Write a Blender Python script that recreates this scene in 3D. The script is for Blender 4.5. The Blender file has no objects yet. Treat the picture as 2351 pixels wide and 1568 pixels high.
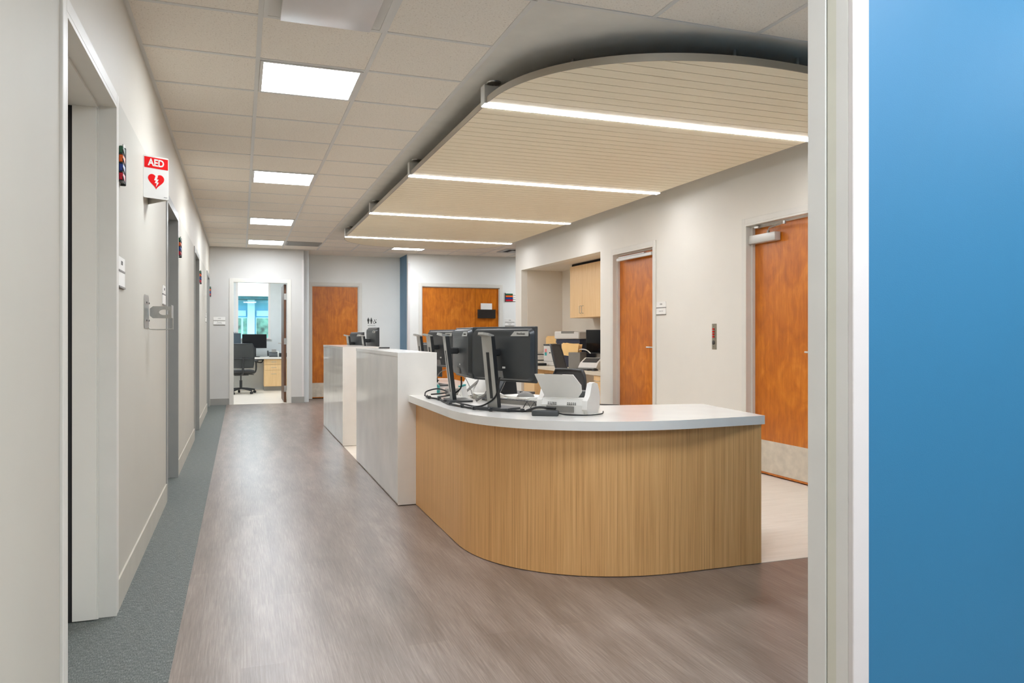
import bpy, bmesh, math, random
from mathutils import Vector, Matrix
random.seed(7)
C = bpy.context.scene.collection
PI = math.pi
R = math.radians

# ---------------------------------------------------------------- materials
def lin(c):
    r = []
    for v in c:
        v = v / 255.0
        r.append(v / 12.92 if v <= 0.04045 else ((v + 0.055) / 1.055) ** 2.4)
    return (r[0], r[1], r[2], 1.0)

def newmat(name):
    m = bpy.data.materials.new(name); m.use_nodes = True
    nt = m.node_tree
    b = nt.nodes['Principled BSDF']
    return m, nt, b

def nd(nt, t, **k):
    n = nt.nodes.new(t)
    for a, v in k.items():
        if a.startswith('i_'):
            n.inputs[a[2:].replace('_', ' ')].default_value = v
        else: setattr(n, a, v)
    return n

def coords(nt, scale=(1, 1, 1), rot=(0, 0, 0), kind='Object'):
    tc = nd(nt, 'ShaderNodeTexCoord'); mp = nd(nt, 'ShaderNodeMapping')
    mp.inputs['Scale'].default_value = scale; mp.inputs['Rotation'].default_value = rot
    nt.links.new(tc.outputs[kind], mp.inputs['Vector'])
    return mp.outputs['Vector']

def ramp(nt, fac, stops):
    r = nd(nt, 'ShaderNodeValToRGB'); e = r.color_ramp.elements
    e[0].position, e[0].color = stops[0][0], lin(stops[0][1])
    e[1].position, e[1].color = stops[-1][0], lin(stops[-1][1])
    for p, c in stops[1:-1]:
        k = e.new(p); k.color = lin(c)
    nt.links.new(fac, r.inputs['Fac'])
    return r.outputs['Color']

def plain(name, col, rough=0.5, metal=0.0, var=0.03, nscale=6.0, bump=0.0, bscale=200.0, coat=0.0, spec=0.5):
    m, nt, b = newmat(name)
    v = coords(nt)
    n = nd(nt, 'ShaderNodeTexNoise', i_Scale=nscale, i_Detail=3.0)
    nt.links.new(v, n.inputs['Vector'])
    lo = tuple(max(0, c * (1 - var)) for c in col); hi = tuple(min(255, c * (1 + var)) for c in col)
    nt.links.new(ramp(nt, n.outputs['Fac'], [(0.3, lo), (0.7, hi)]), b.inputs['Base Color'])
    b.inputs['Roughness'].default_value = rough; b.inputs['Metallic'].default_value = metal
    b.inputs['Specular IOR Level'].default_value = spec
    if coat: b.inputs['Coat Weight'].default_value = coat
    if bump:
        n2 = nd(nt, 'ShaderNodeTexNoise', i_Scale=bscale, i_Detail=2.0)
        nt.links.new(v, n2.inputs['Vector'])
        bp = nd(nt, 'ShaderNodeBump', i_Strength=bump, i_Distance=0.002)
        nt.links.new(n2.outputs['Fac'], bp.inputs['Height']); nt.links.new(bp.outputs['Normal'], b.inputs['Normal'])
    return m

def emit(name, col, s):
    m, nt, b = newmat(name)
    b.inputs['Base Color'].default_value = (0.8, 0.8, 0.8, 1)
    b.inputs['Emission Color'].default_value = lin(col); b.inputs['Emission Strength'].default_value = s
    return m

def wood(name, stops, sc=(30, 30, 1.2), rough=0.4, blotch=0.0, rot=(0, 0, 0), nscale=3.0, fine=0.5, coat=0.0):
    """grain runs along the axis with the small scale"""
    m, nt, b = newmat(name)
    v = coords(nt, sc, rot)
    n = nd(nt, 'ShaderNodeTexNoise', i_Scale=nscale, i_Detail=6.0, i_Roughness=0.65)
    nt.links.new(v, n.inputs['Vector'])
    v2 = coords(nt, tuple(s * 5 for s in sc[:2]) + (sc[2] * 1.5,) if sc[2] < sc[0] else (sc[0] * 1.5, sc[1] * 5, sc[2] * 5), rot)
    n2 = nd(nt, 'ShaderNodeTexNoise', i_Scale=nscale, i_Detail=4.0)
    nt.links.new(v2, n2.inputs['Vector'])
    mx = nd(nt, 'ShaderNodeMix', data_type='FLOAT'); mx.inputs[0].default_value = fine
    nt.links.new(n.outputs['Fac'], mx.inputs[2]); nt.links.new(n2.outputs['Fac'], mx.inputs[3])
    f = mx.outputs[0]
    if blotch:
        v3 = coords(nt, (2.6, 2.6, 1.6)); n3 = nd(nt, 'ShaderNodeTexNoise', i_Scale=2.2, i_Detail=4.0, i_Distortion=1.2)
        nt.links.new(v3, n3.inputs['Vector'])
        m2 = nd(nt, 'ShaderNodeMix', data_type='FLOAT'); m2.inputs[0].default_value = blotch
        nt.links.new(f, m2.inputs[2]); nt.links.new(n3.outputs['Fac'], m2.inputs[3]); f = m2.outputs[0]
    nt.links.new(ramp(nt, f, stops), b.inputs['Base Color'])
    b.inputs['Roughness'].default_value = rough
    if coat: b.inputs['Coat Weight'].default_value = coat; b.inputs['Coat Roughness'].default_value = 0.15
    return m

M = {}
M['wall'] = plain('wall_paint', (226, 222, 212), 0.55, var=0.012, nscale=1.5, bump=0.12, bscale=350)
M['wallcover'] = plain('wall_covering', (193, 189, 177), 0.62, var=0.012, nscale=1.2)
M['wallleft'] = plain('wall_paint_darkened', (206, 200, 187), 0.55, var=0.012, nscale=1.5, bump=0.12, bscale=350)  # copy of the wall paint, darkened to offset lamp hot spots, warmed to beige
M['wallback'] = plain('far_wall_paint_darkened', (205, 203, 198), 0.6, var=0.012, nscale=1.5)  # same paint as the far walls, darkened in colour where lamps overlight it
M['wallcool'] = plain('far_wall_paint', (230, 230, 225), 0.6, var=0.012, nscale=1.5)
M['niche'] = plain('alcove_paint', (222, 213, 198), 0.6, var=0.012, nscale=1.5)
M['frame'] = plain('door_frame_paint', (219, 216, 207), 0.45, var=0.01)
M['framegrey'] = plain('grey_frame_paint', (158, 158, 153), 0.35, var=0.01)
M['jamb'] = plain('opening_jamb_paint', (226, 225, 220), 0.4, var=0.01)
M['framewhite'] = plain('light_casing_paint', (218, 213, 210), 0.3, var=0.01)
M['olive'] = plain('frame_side_paint', (216, 215, 200), 0.35, var=0.01)
M['blue'] = plain('blue_paint', (47, 118, 158), 0.5, var=0.02, nscale=1.0, bump=0.12, bscale=300)
M['bluedark'] = plain('slate_blue_paint', (96, 134, 162), 0.55, var=0.02)
M['base'] = plain('cove_base_beige', (196, 190, 176), 0.4, var=0.02)
M['basegrey'] = plain('cove_base_grey', (150, 148, 142), 0.45, var=0.02)
M['soffit'] = plain('recess_paint', (222, 218, 208), 0.7, var=0.02)
M['tee'] = plain('tee_metal', (216, 214, 208), 0.38, var=0.01)
M['white'] = plain('solid_surface_white', (233, 229, 222), 0.22, var=0.012, coat=0.3)
M['blockside'] = plain('satin_panel', (226, 221, 214), 0.22, var=0.03, nscale=3, coat=0.4)
M['plastic_w'] = plain('white_plastic', (217, 213, 206), 0.4, var=0.015)
M['plastic_g'] = plain('grey_plastic', (128, 124, 118), 0.45, var=0.04)
M['black'] = plain('black_plastic', (34, 35, 36), 0.45, var=0.1)
M['darkgrey'] = plain('charcoal_plastic', (62, 64, 65), 0.42, var=0.08)
M['moncase'] = plain('monitor_casing', (54, 56, 57), 0.38, var=0.06)
M['screen'] = plain('dark_screen', (16, 18, 21), 0.15, var=0.05)
M['rubber'] = plain('black_rubber', (22, 22, 23), 0.6, var=0.1)
M['silver'] = plain('silver_plastic', (176, 174, 168), 0.34, metal=0.35, var=0.02)
M['steel'] = plain('brushed_steel', (186, 184, 178), 0.3, metal=0.9, var=0.03, nscale=40)
M['alu'] = plain('white_aluminium', (200, 198, 192), 0.35, metal=0.2, var=0.02)
M['bronze'] = plain('stainless_plate', (150, 142, 124), 0.42, metal=0.5, var=0.05, nscale=60)
M['red'] = plain('red_vinyl', (232, 6, 8), 0.7, var=0.01, spec=0.2)
M['redlens'] = plain('red_lens', (200, 22, 20), 0.2, var=0.05)
M['green'] = plain('green_flag', (38, 92, 62), 0.4, var=0.04)
M['orange'] = plain('orange_flag', (236, 98, 22), 0.4, var=0.04)
M['flagblue'] = plain('blue_flag', (32, 62, 140), 0.4, var=0.04)
M['flagred'] = plain('red_flag', (196, 12, 44), 0.4, var=0.04)
M['paper'] = plain('paper_white', (236, 234, 228), 0.7, var=0.02)
M['ink'] = plain('dark_ink', (60, 58, 54), 0.6, var=0.05)
M['inklight'] = plain('faint_ink', (170, 166, 165), 0.6, var=0.03)
M['manila'] = plain('manila_card', (240, 200, 136), 0.7, var=0.03, nscale=8)
M['teal'] = plain('teal_plastic', (64, 160, 158), 0.4, var=0.05)
M['pink'] = plain('pink_label', (226, 132, 128), 0.5, var=0.03)
M['skyblue'] = plain('sky_blue_tray', (40, 130, 190), 0.4, var=0.05)
M['slate'] = plain('slate_card', (58, 72, 82), 0.6, var=0.04)
M['doordark'] = wood('brown_door_edge', [(0.3, (74, 46, 28)), (0.5, (98, 62, 38)), (0.75, (122, 80, 50))], sc=(9, 9, 1.2), rough=0.4, fine=0.3)
M['navy'] = plain('navy_plastic', (50, 54, 72), 0.45, var=0.05)
M['chairmesh'] = plain('chair_mesh', (66, 68, 68), 0.8, var=0.15, nscale=300)
M['chairbody'] = plain('chair_frame', (46, 48, 50), 0.4, var=0.1)
M['cushion'] = plain('chair_fabric', (60, 60, 60), 0.8, var=0.08, nscale=120)
M['smoke'] = plain('smoked_acrylic', (54, 50, 47), 0.2, var=0.05)
M['kick'] = plain('kick_plate_laminate', (206, 196, 178), 0.45, var=0.05, nscale=14)
M['dark'] = plain('dark_gap', (18, 17, 16), 0.8)
M['officewall'] = plain('office_paint', (208, 212, 212), 0.6, var=0.01)
M['extblue'] = plain('blue_stucco', (112, 184, 216), 0.8, var=0.04, nscale=3)
M['extlight'] = plain('pale_blue_panel', (176, 216, 236), 0.8, var=0.02, nscale=3)
M['extwhite'] = plain('white_fascia', (250, 250, 248), 0.8, var=0.02, nscale=2)
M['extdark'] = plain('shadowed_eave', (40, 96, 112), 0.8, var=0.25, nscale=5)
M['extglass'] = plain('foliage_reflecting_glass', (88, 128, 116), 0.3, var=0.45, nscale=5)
M['grass'] = plain('lawn', (110, 140, 90), 0.9, var=0.2)
M['lamp'] = emit('troffer_diffuser', (240, 247, 255), 11.0)
M['linear'] = emit('linear_lens', (244, 247, 255), 11.5)
M['door'] = wood('cherry_veneer', [(0.28, (150, 78, 10)), (0.46, (190, 104, 18)), (0.56, (207, 120, 26)), (0.72, (232, 150, 56))],
                 sc=(9, 9, 1.2), rough=0.3, blotch=0.45, fine=0.25, coat=0.08)
M['oak'] = wood('reconstituted_oak', [(0.3, (180, 128, 72)), (0.48, (222, 168, 106)), (0.58, (232, 181, 118)), (0.75, (246, 207, 152))],
                sc=(34, 34, 0.5), rough=0.42, fine=0.45)
M['maple'] = wood('maple_laminate', [(0.3, (222, 182, 126)), (0.5, (236, 198, 144)), (0.75, (243, 211, 162))],
                  sc=(14, 14, 0.8), rough=0.42, fine=0.4)
M['cream'] = wood('cream_vinyl', [(0.3, (218, 208, 192)), (0.5, (230, 220, 206)), (0.75, (240, 231, 218))],
                  sc=(1.2, 9, 9), rough=0.34, fine=0.4)
M['slat'] = wood('cloud_veneer', [(0.3, (230, 217, 188)), (0.5, (239, 228, 201)), (0.75, (245, 235, 211))],
                 sc=(1.0, 24, 24), rough=0.6, fine=0.5)
M['grooves'] = plain('dark_backing', (104, 90, 70), 0.8, var=0.03)
M['slatedge'] = plain('cloud_edge_band', (150, 138, 120), 0.5, var=0.02)
M['nichetop'] = plain('laminate_top', (212, 200, 180), 0.4, var=0.02)

def mk_planks():
    m, nt, b = newmat('vinyl_plank')
    tc = nd(nt, 'ShaderNodeTexCoord')
    mp = nd(nt, 'ShaderNodeMapping'); mp.inputs['Rotation'].default_value = (0, 0, PI / 2)
    nt.links.new(tc.outputs['Object'], mp.inputs['Vector'])
    br = nd(nt, 'ShaderNodeTexBrick', i_Scale=1.0, i_Mortar_Size=0.0008, i_Mortar_Smooth=0.1, i_Bias=0.0,
            i_Brick_Width=1.22, i_Row_Height=0.152)
    br.offset = 0.37
    br.inputs['Color1'].default_value = (0.42, 0.42, 0.42, 1); br.inputs['Color2'].default_value = (0.58, 0.58, 0.58, 1)
    br.inputs['Mortar'].default_value = (0.36, 0.36, 0.36, 1)
    nt.links.new(mp.outputs['Vector'], br.inputs['Vector'])
    v = coords(nt, (70, 2.0, 1)); n = nd(nt, 'ShaderNodeTexNoise', i_Scale=2.4, i_Detail=7.0, i_Roughness=0.7)
    nt.links.new(v, n.inputs['Vector'])
    v2 = coords(nt, (6, 1.0, 1)); n2 = nd(nt, 'ShaderNodeTexNoise', i_Scale=1.6, i_Detail=3.0)
    nt.links.new(v2, n2.inputs['Vector'])
    a = nd(nt, 'ShaderNodeMix', data_type='FLOAT'); a.inputs[0].default_value = 0.35
    nt.links.new(n.outputs['Fac'], a.inputs[2]); nt.links.new(n2.outputs['Fac'], a.inputs[3])
    c = nd(nt, 'ShaderNodeMix', data_type='FLOAT'); c.inputs[0].default_value = 0.32
    nt.links.new(a.outputs[0], c.inputs[2]); nt.links.new(br.outputs['Color'], c.inputs[3])
    nt.links.new(ramp(nt, c.outputs[0], [(0.36, (90, 76, 67)), (0.5, (126, 111, 101)), (0.64, (162, 147, 136))]), b.inputs['Base Color'])
    b.inputs['Roughness'].default_value = 0.33; b.inputs['Specular IOR Level'].default_value = 0.8
    bp = nd(nt, 'ShaderNodeBump', i_Strength=0.25, i_Distance=0.001)
    nt.links.new(n.outputs['Fac'], bp.inputs['Height']); nt.links.new(bp.outputs['Normal'], b.inputs['Normal'])
    return m
M['plank'] = mk_planks()

def mk_carpet():
    m, nt, b = newmat('grey_green_weave')
    v = coords(nt, (150, 22, 1)); n = nd(nt, 'ShaderNodeTexNoise', i_Scale=2.6, i_Detail=4.0)
    nt.links.new(v, n.inputs['Vector'])
    v2 = coords(nt, (20, 130, 1)); n2 = nd(nt, 'ShaderNodeTexNoise', i_Scale=1.5, i_Detail=3.0)
    nt.links.new(v2, n2.inputs['Vector'])
    a = nd(nt, 'ShaderNodeMix', data_type='FLOAT'); a.inputs[0].default_value = 0.35
    nt.links.new(n.outputs['Fac'], a.inputs[2]); nt.links.new(n2.outputs['Fac'], a.inputs[3])
    nt.links.new(ramp(nt, a.outputs[0], [(0.34, (60, 65, 62)), (0.5, (92, 97, 93)), (0.66, (138, 142, 136))]), b.inputs['Base Color'])
    b.inputs['Roughness'].default_value = 0.62
    bp = nd(nt, 'ShaderNodeBump', i_Strength=0.5, i_Distance=0.002)
    nt.links.new(a.outputs[0], bp.inputs['Height']); nt.links.new(bp.outputs['Normal'], b.inputs['Normal'])
    return m
M['carpet'] = mk_carpet()

def mk_tile():
    m, nt, b = newmat('mineral_tile')
    v = coords(nt); n = nd(nt, 'ShaderNodeTexNoise', i_Scale=120.0, i_Detail=2.0)
    nt.links.new(v, n.inputs['Vector'])
    n2 = nd(nt, 'ShaderNodeTexNoise', i_Scale=1.3, i_Detail=2.0); nt.links.new(v, n2.inputs['Vector'])
    c1 = ramp(nt, n.outputs['Fac'], [(0.28, (208, 198, 184)), (0.38, (236, 228, 215)), (0.7, (241, 234, 222))])
    nt.links.new(c1, b.inputs['Base Color'])
    b.inputs['Roughness'].default_value = 0.9; b.inputs['Specular IOR Level'].default_value = 0.2
    bp = nd(nt, 'ShaderNodeBump', i_Strength=0.25, i_Distance=0.002)
    nt.links.new(n.outputs['Fac'], bp.inputs['Height']); nt.links.new(bp.outputs['Normal'], b.inputs['Normal'])
    return m
M['tile'] = mk_tile()

def mk_glass():
    m = bpy.data.materials.new('window_glass'); m.use_nodes = True; nt = m.node_tree
    nt.nodes.clear(); o = nd(nt, 'ShaderNodeOutputMaterial'); t = nd(nt, 'ShaderNodeBsdfTransparent')
    t.inputs['Color'].default_value = (0.93, 0.98, 0.99, 1)
    g = nd(nt, 'ShaderNodeBsdfGlossy'); g.inputs['Roughness'].default_value = 0.02
    x = nd(nt, 'ShaderNodeMixShader'); x.inputs[0].default_value = 0.06
    nt.links.new(t.outputs[0], x.inputs[1]); nt.links.new(g.outputs[0], x.inputs[2]); nt.links.new(x.outputs[0], o.inputs[0])
    return m
M['glass'] = mk_glass()

# ---------------------------------------------------------------- mesh helpers
class MB:
    def __init__(s): s.v = []; s.f = []
    def add(s, vs, fs, mtx=None):
        o = len(s.v)
        for p in vs:
            p = Vector(p)
            s.v.append(mtx @ p if mtx is not None else p)
        s.f += [tuple(i + o for i in f) for f in fs]
        return s
    def box(s, x0, x1, y0, y1, z0, z1, bev=0.0, mtx=None, seg=1):
        if x0 > x1: x0, x1 = x1, x0
        if y0 > y1: y0, y1 = y1, y0
        if z0 > z1: z0, z1 = z1, z0
        if bev <= 0:
            vs = [(x0, y0, z0), (x1, y0, z0), (x1, y1, z0), (x0, y1, z0), (x0, y0, z1), (x1, y0, z1), (x1, y1, z1), (x0, y1, z1)]
            fs = [(0, 3, 2, 1), (4, 5, 6, 7), (0, 1, 5, 4), (1, 2, 6, 5), (2, 3, 7, 6), (3, 0, 4, 7)]
            return s.add(vs, fs, mtx)
        bm = bmesh.new(); bmesh.ops.create_cube(bm, size=1.0)
        for v in bm.verts:
            v.co = Vector(((x0 + x1) / 2 + v.co.x * (x1 - x0), (y0 + y1) / 2 + v.co.y * (y1 - y0), (z0 + z1) / 2 + v.co.z * (z1 - z0)))
        bmesh.ops.bevel(bm, geom=bm.edges[:] + bm.verts[:], offset=min(bev, (x1 - x0) * .45, (y1 - y0) * .45, (z1 - z0) * .45), segments=seg, affect='EDGES', profile=0.5)
        bm.verts.ensure_lookup_table(); bm.verts.index_update()
        s.add([v.co.copy() for v in bm.verts], [tuple(v.index for v in f.verts) for f in bm.faces], mtx)
        bm.free(); return s
    def prism(s, pts, z0, z1, mtx=None):
        """pts counter-clockwise in xy, extruded in z"""
        n = len(pts)
        vs = [(p[0], p[1], z0) for p in pts] + [(p[0], p[1], z1) for p in pts]
        fs = [tuple(range(n - 1, -1, -1)), tuple(range(n, 2 * n))] + [(i, (i + 1) % n, n + (i + 1) % n, n + i) for i in range(n)]
        return s.add(vs, fs, mtx)
    def tube(s, pts, r, seg=8, smooth=0, radii=None):
        pts = [Vector(p) for p in pts]
        if smooth and len(pts) > 2:
            q = []
            for i in range(len(pts) - 1):
                p0 = pts[max(i - 1, 0)]; p1 = pts[i]; p2 = pts[i + 1]; p3 = pts[min(i + 2, len(pts) - 1)]
                for k in range(smooth):
                    t = k / smooth
                    q.append(0.5 * ((2 * p1) + (-p0 + p2) * t + (2 * p0 - 5 * p1 + 4 * p2 - p3) * t * t + (-p0 + 3 * p1 - 3 * p2 + p3) * t ** 3))
            q.append(pts[-1]); pts = q
        n = len(pts); o = len(s.v); up = None
        for i, p in enumerate(pts):
            t = (pts[min(i + 1, n - 1)] - pts[max(i - 1, 0)]).normalized()
            if up is None:
                up = Vector((0, 0, 1)) if abs(t.z) < 0.9 else Vector((1, 0, 0))
            a = t.cross(up)
            if a.length < 1e-6: a = t.cross(Vector((0, 1, 0)))
            a.normalize(); b = a.cross(t).normalized(); up = b
            rr = radii[i] if radii and len(radii) == n else r
            for k in range(seg):
                w = 2 * PI * k / seg
                s.v.append(p + a * (rr * math.cos(w)) + b * (rr * math.sin(w)))
        for i in range(n - 1):
            for k in range(seg):
                k2 = (k + 1) % seg
                s.f.append((o + i * seg + k, o + (i + 1) * seg + k, o + (i + 1) * seg + k2, o + i * seg + k2))
        s.f.append(tuple(o + k for k in range(seg))); s.f.append(tuple(o + (n - 1) * seg + k for k in range(seg - 1, -1, -1)))
        return s
    def lathe(s, prof, c=(0, 0, 0), seg=20, mtx=None):
        vs = []; fs = []
        for (r, z) in prof:
            for k in range(seg):
                w = 2 * PI * k / seg; vs.append((c[0] + r * math.cos(w), c[1] + r * math.sin(w), c[2] + z))
        for i in range(len(prof) - 1):
            for k in range(seg):
                k2 = (k + 1) % seg; fs.append((i * seg + k, i * seg + k2, (i + 1) * seg + k2, (i + 1) * seg + k))
        fs.append(tuple(range(seg - 1, -1, -1))); fs.append(tuple((len(prof) - 1) * seg + k for k in range(seg)))
        return s.add(vs, fs, mtx)
    def build(s, name, mat, parent=None, smooth=None, label=None):
        me = bpy.data.meshes.new(name)
        me.from_pydata([tuple(v) for v in s.v], [], s.f); me.validate(); me.update()
        bm = bmesh.new(); bm.from_mesh(me); bmesh.ops.recalc_face_normals(bm, faces=bm.faces[:]); bm.to_mesh(me); bm.free()
        if smooth is not None:
            me.shade_smooth(); me.set_sharp_from_angle(angle=R(smooth))
        o = bpy.data.objects.new(name, me); C.objects.link(o)
        if mat is not None: me.materials.append(mat)
        if parent is not None: o.parent = parent
        if label: o['label'] = label
        return o

def thing(name, label, cat, loc=(0, 0, 0), rz=0.0, group=None):
    o = bpy.data.objects.new(name, None); C.objects.link(o); o.empty_display_size = 0.1
    o.location = loc; o.rotation_euler = (0, 0, rz); o['label'] = label; o['category'] = cat
    if group: o['group'] = group
    return o
def tag(o, label, cat, group=None):
    o['label'] = label; o['category'] = cat
    if group: o['group'] = group
    return o
def struct(o, label=None):
    o['kind'] = 'structure'
    if label: o['label'] = label
    return o
def sbox(name, mat, boxes, label=None, parent=None):
    m = MB()
    for b in boxes: m.box(*b)
    o = m.build(name, mat, parent)
    return struct(o, label) if parent is None else o

def copy_tree(o, parent=None):
    c = o.copy(); C.objects.link(c)
    if parent is not None: c.parent = parent
    for ch in list(o.children): copy_tree(ch, c)
    return c

def text(name, body, size, mat, parent, loc, rot=(PI / 2, 0, 0), ext=0.0006, align='CENTER', bold=0.0, sx=1.0):
    cu = bpy.data.curves.new(name, 'FONT'); cu.body = body; cu.size = size; cu.align_x = align; cu.align_y = 'CENTER'
    cu.extrude = ext; cu.offset = bold; cu.resolution_u = 3
    t = bpy.data.objects.new(name + '_src', cu); C.objects.link(t)
    dg = bpy.context.evaluated_depsgraph_get()
    me = bpy.data.meshes.new_from_object(t.evaluated_get(dg))
    bpy.data.objects.remove(t); bpy.data.curves.remove(cu)
    me.name = name; me.materials.clear(); me.materials.append(mat)
    o = bpy.data.objects.new(name, me); C.objects.link(o)
    o.parent = parent; o.location = loc; o.rotation_euler = rot; o.scale = (sx, 1, 1)
    return o

def rrect(w, h, r, cx=0, cy=0, n=5):
    p = []
    for (sx, sy, a0) in ((1, -1, -90), (1, 1, 0), (-1, 1, 90), (-1, -1, 180)):
        for k in range(n + 1):
            a = R(a0 + 90 * k / n)
            p.append((cx + sx * (w / 2 - r) + r * math.cos(a), cy + sy * (h / 2 - r) + r * math.sin(a)))
    return p
XZ = Matrix.Rotation(PI / 2, 4, 'X')      # maps local xy drawing to x,z with depth -y

# ---------------------------------------------------------------- dimensions
XL = -0.51; XR = 4.16; H = 2.74; YF = 14.1; YA = 14.9; ZR = 2.742; YB = -4.5; XE = 8.0

# ---------------------------------------------------------------- floor
sbox('floor', M['plank'], [(-0.235, XE, YB, 3.31, -0.1, 0), (-0.235, XE, 3.31, YA + .15, -0.1, 0)],
     'brown grey wood-look vinyl plank floor of the corridor')
sbox('floor', M['carpet'], [(-0.75, -0.235, YB, YF, -0.1, 0)], 'grey green woven vinyl strip along the left wall')

sbox('floor', M['cream'], [(-2.2, 1.06, YF + .01, 18.0, -0.1, 0.003)], 'pale floor of the office at the end')

# ---------------------------------------------------------------- ceiling
sbox('ceiling', M['tile'], [(-0.75, 1.29, YB, YA + .15, H, H + .05), (1.29, XE, YB, 3.27, H, H + .05), (1.29, XE, 12.4, YA + .15, H, H + .05),
                            (XR + .02, XE, 3.27, 12.4, H, H + .05)], 'speckled beige mineral fibre ceiling tiles')
sbox('ceiling', M['soffit'], [(1.29, XR + .02, 3.27, 12.4, ZR, ZR + .05)], 'smooth painted ceiling above the slatted cloud')
g = MB(); tw = 0.012; td = 0.004
def tee_y(x, y0, y1): g.box(x - tw, x + tw, y0, y1, H - td, H)
def tee_x(y, x0, x1): g.box(x0, x1, y - tw, y + tw, H - td + .0012, H)
for x in (0.09, 0.69): tee_y(x, YB, YF)
g.box(XL, XL + .02, YB, YF, H - td, H); g.box(1.262, 1.29, 3.27, 12.4, H - td, H)
g.box(1.29, XR, 3.245, 3.27, H - td, H); g.box(1.29, XR, 12.4, 12.424, H - td, H)
for k in range(-13, 18):
    y = 3.87 + 0.6 * k
    if y < YB + .1 or y > YF: continue
    tee_x(y, XL + .02, 1.262)
    if y < 3.2 or y > 12.5: tee_x(y, 1.29, XE)
for k in range(0, 12):
    x = 1.29 + 0.6 * k
    tee_y(x, YB, 3.25); tee_y(x, 12.42, YF)
struct(g.build('trim_1', M['tee']), 'ceiling grid tees between the tiles')

# ---------------------------------------------------------------- walls
LD = [(2.63, 3.63), (6.03, 7.01), (9.50, 10.46), (12.95, 13.88)]   # openings of the left doors
DH = 2.18
bx = []; y = YB
for a, b in LD:
    bx.append((XL - .2, XL, y, a, 0, H)); bx.append((XL - .2, XL, a, b, DH, H)); y = b
bx.append((XL - .2, XL, y, YF + .2, 0, H))
sbox('wall_left', M['wallleft'], bx)
bx = []; y = YB
for a, b in LD:
    bx.append((XL, XL + .003, y, a - .05, 0.13, 2.225)); y = b + .05
bx.append((XL, XL + .003, y, YF, 0.13, 2.225))
sbox('trim_2', M['wallcover'], bx, 'smooth wall covering up to door head height on the left wall')
bx = []; y = YB
for a, b in LD:
    bx.append((XL, XL + .011, y, a - .05, 0.0, 0.13)); y = b + .05
bx.append((XL, XL + .011, y, YF, 0, 0.13))
sbox('baseboard_left', M['base'], bx, 'beige cove base along the left wall')

OD = (-0.135, 0.79); OH = 2.15
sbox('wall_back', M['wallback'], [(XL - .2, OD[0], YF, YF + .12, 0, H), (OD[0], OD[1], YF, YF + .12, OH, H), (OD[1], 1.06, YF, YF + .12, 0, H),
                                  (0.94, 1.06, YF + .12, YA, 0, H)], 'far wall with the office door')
RD = (1.25, 2.165)
sbox('wall_alcove', M['wallcool'], [(1.0, RD[0], YA, YA + .12, 0, H), (RD[0], RD[1], YA, YA + .12, 2.17, H), (RD[1], 2.99, YA, YA + .12, 0, H)], 'set-back wall with the restroom door')
sbox('wall_blue_return', M['bluedark'], [(2.96, 3.02, YF + .004, YA, 0, H)], 'narrow slate blue return wall at the far end')
DD = (3.20, 4.78)
sbox('wall_far_right', M['wallcool'], [(2.955, DD[0], YF, YF + .12, 0, H), (DD[0], DD[1], YF, YF + .12, 2.15, H), (DD[1], XE, YF, YF + .12, 0, H)], 'far wall with the double door')
sbox('wall_side_corridor', M['wallcool'], [(XE, XE + .1, YB, YF + .2, 0, H)])
sbox('wall_behind', M['wallcool'], [(-0.75, XE, YB - .1, YB, 0, H)])
D2 = (7.15, 8.10); D3 = (4.62, 5.58); NY = (8.44, 11.24); NH = 2.23; XN = 4.86
DT = 2.165
sbox('wall_right', M['wall'], [(XR, XR + .14, 1.66, D3[0], 0, ZR), (XR, XR + .14, D3[0], D3[1], DT, ZR), (XR, XR + .14, D3[1], D2[0], 0, ZR),
                               (XR, XR + .14, D2[0], D2[1], DT, ZR), (XR, XR + .14, D2[1], NY[0], 0, ZR), (XR, XR + .14, NY[0], NY[1], NH, ZR),
                               (XR, XN + .1, NY[1], 11.5, 0, ZR)], 'light grey wall with two wood doors and the printer alcove')
sbox('wall_alcove_right', M['niche'], [(XN, XN + .1, NY[0] - .1, NY[1], 0, ZR), (XR + .14, XN, NY[0] - .1, NY[0], 0, ZR), (XR + .14, XN, NY[0], NY[1], NH, NH + .05),
                                       (XR + .1, XN, NY[1] - .004, NY[1], 0, NH)],
     'inner walls of the printer alcove')
# corner guards
sbox('trim_3', M['framewhite'], [(1.03, 1.064, YF - .004, YF, 0.1, 2.56), (1.06, 1.064, YF, YF + .05, 0.1, 2.56)], 'corner guard on the left of the alcove')
sbox('trim_4', M['framewhite'], [(2.95, 2.99, YF - .004, YF, 0.1, 2.56), (2.951, 2.955, YF, YF + .05, 0.1, 2.56)], 'corner guard beside the blue return')
sbox('baseboard_far', M['basegrey'], [(XL, OD[0] - .06, YF - .01, YF, 0, .11), (OD[1] + .06, 1.07, YF - .01, YF, 0, .11),
                                      (1.06, RD[0] - .06, YA - .01, YA, 0, .11), (RD[1] + .06, 2.96, YA - .01, YA, 0, .11),
                                      (2.955, DD[0] - .06, YF - .01, YF, 0, .11), (DD[1] + .06, XE, YF - .01, YF, 0, .11)], 'grey cove base of the far walls')

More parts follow.
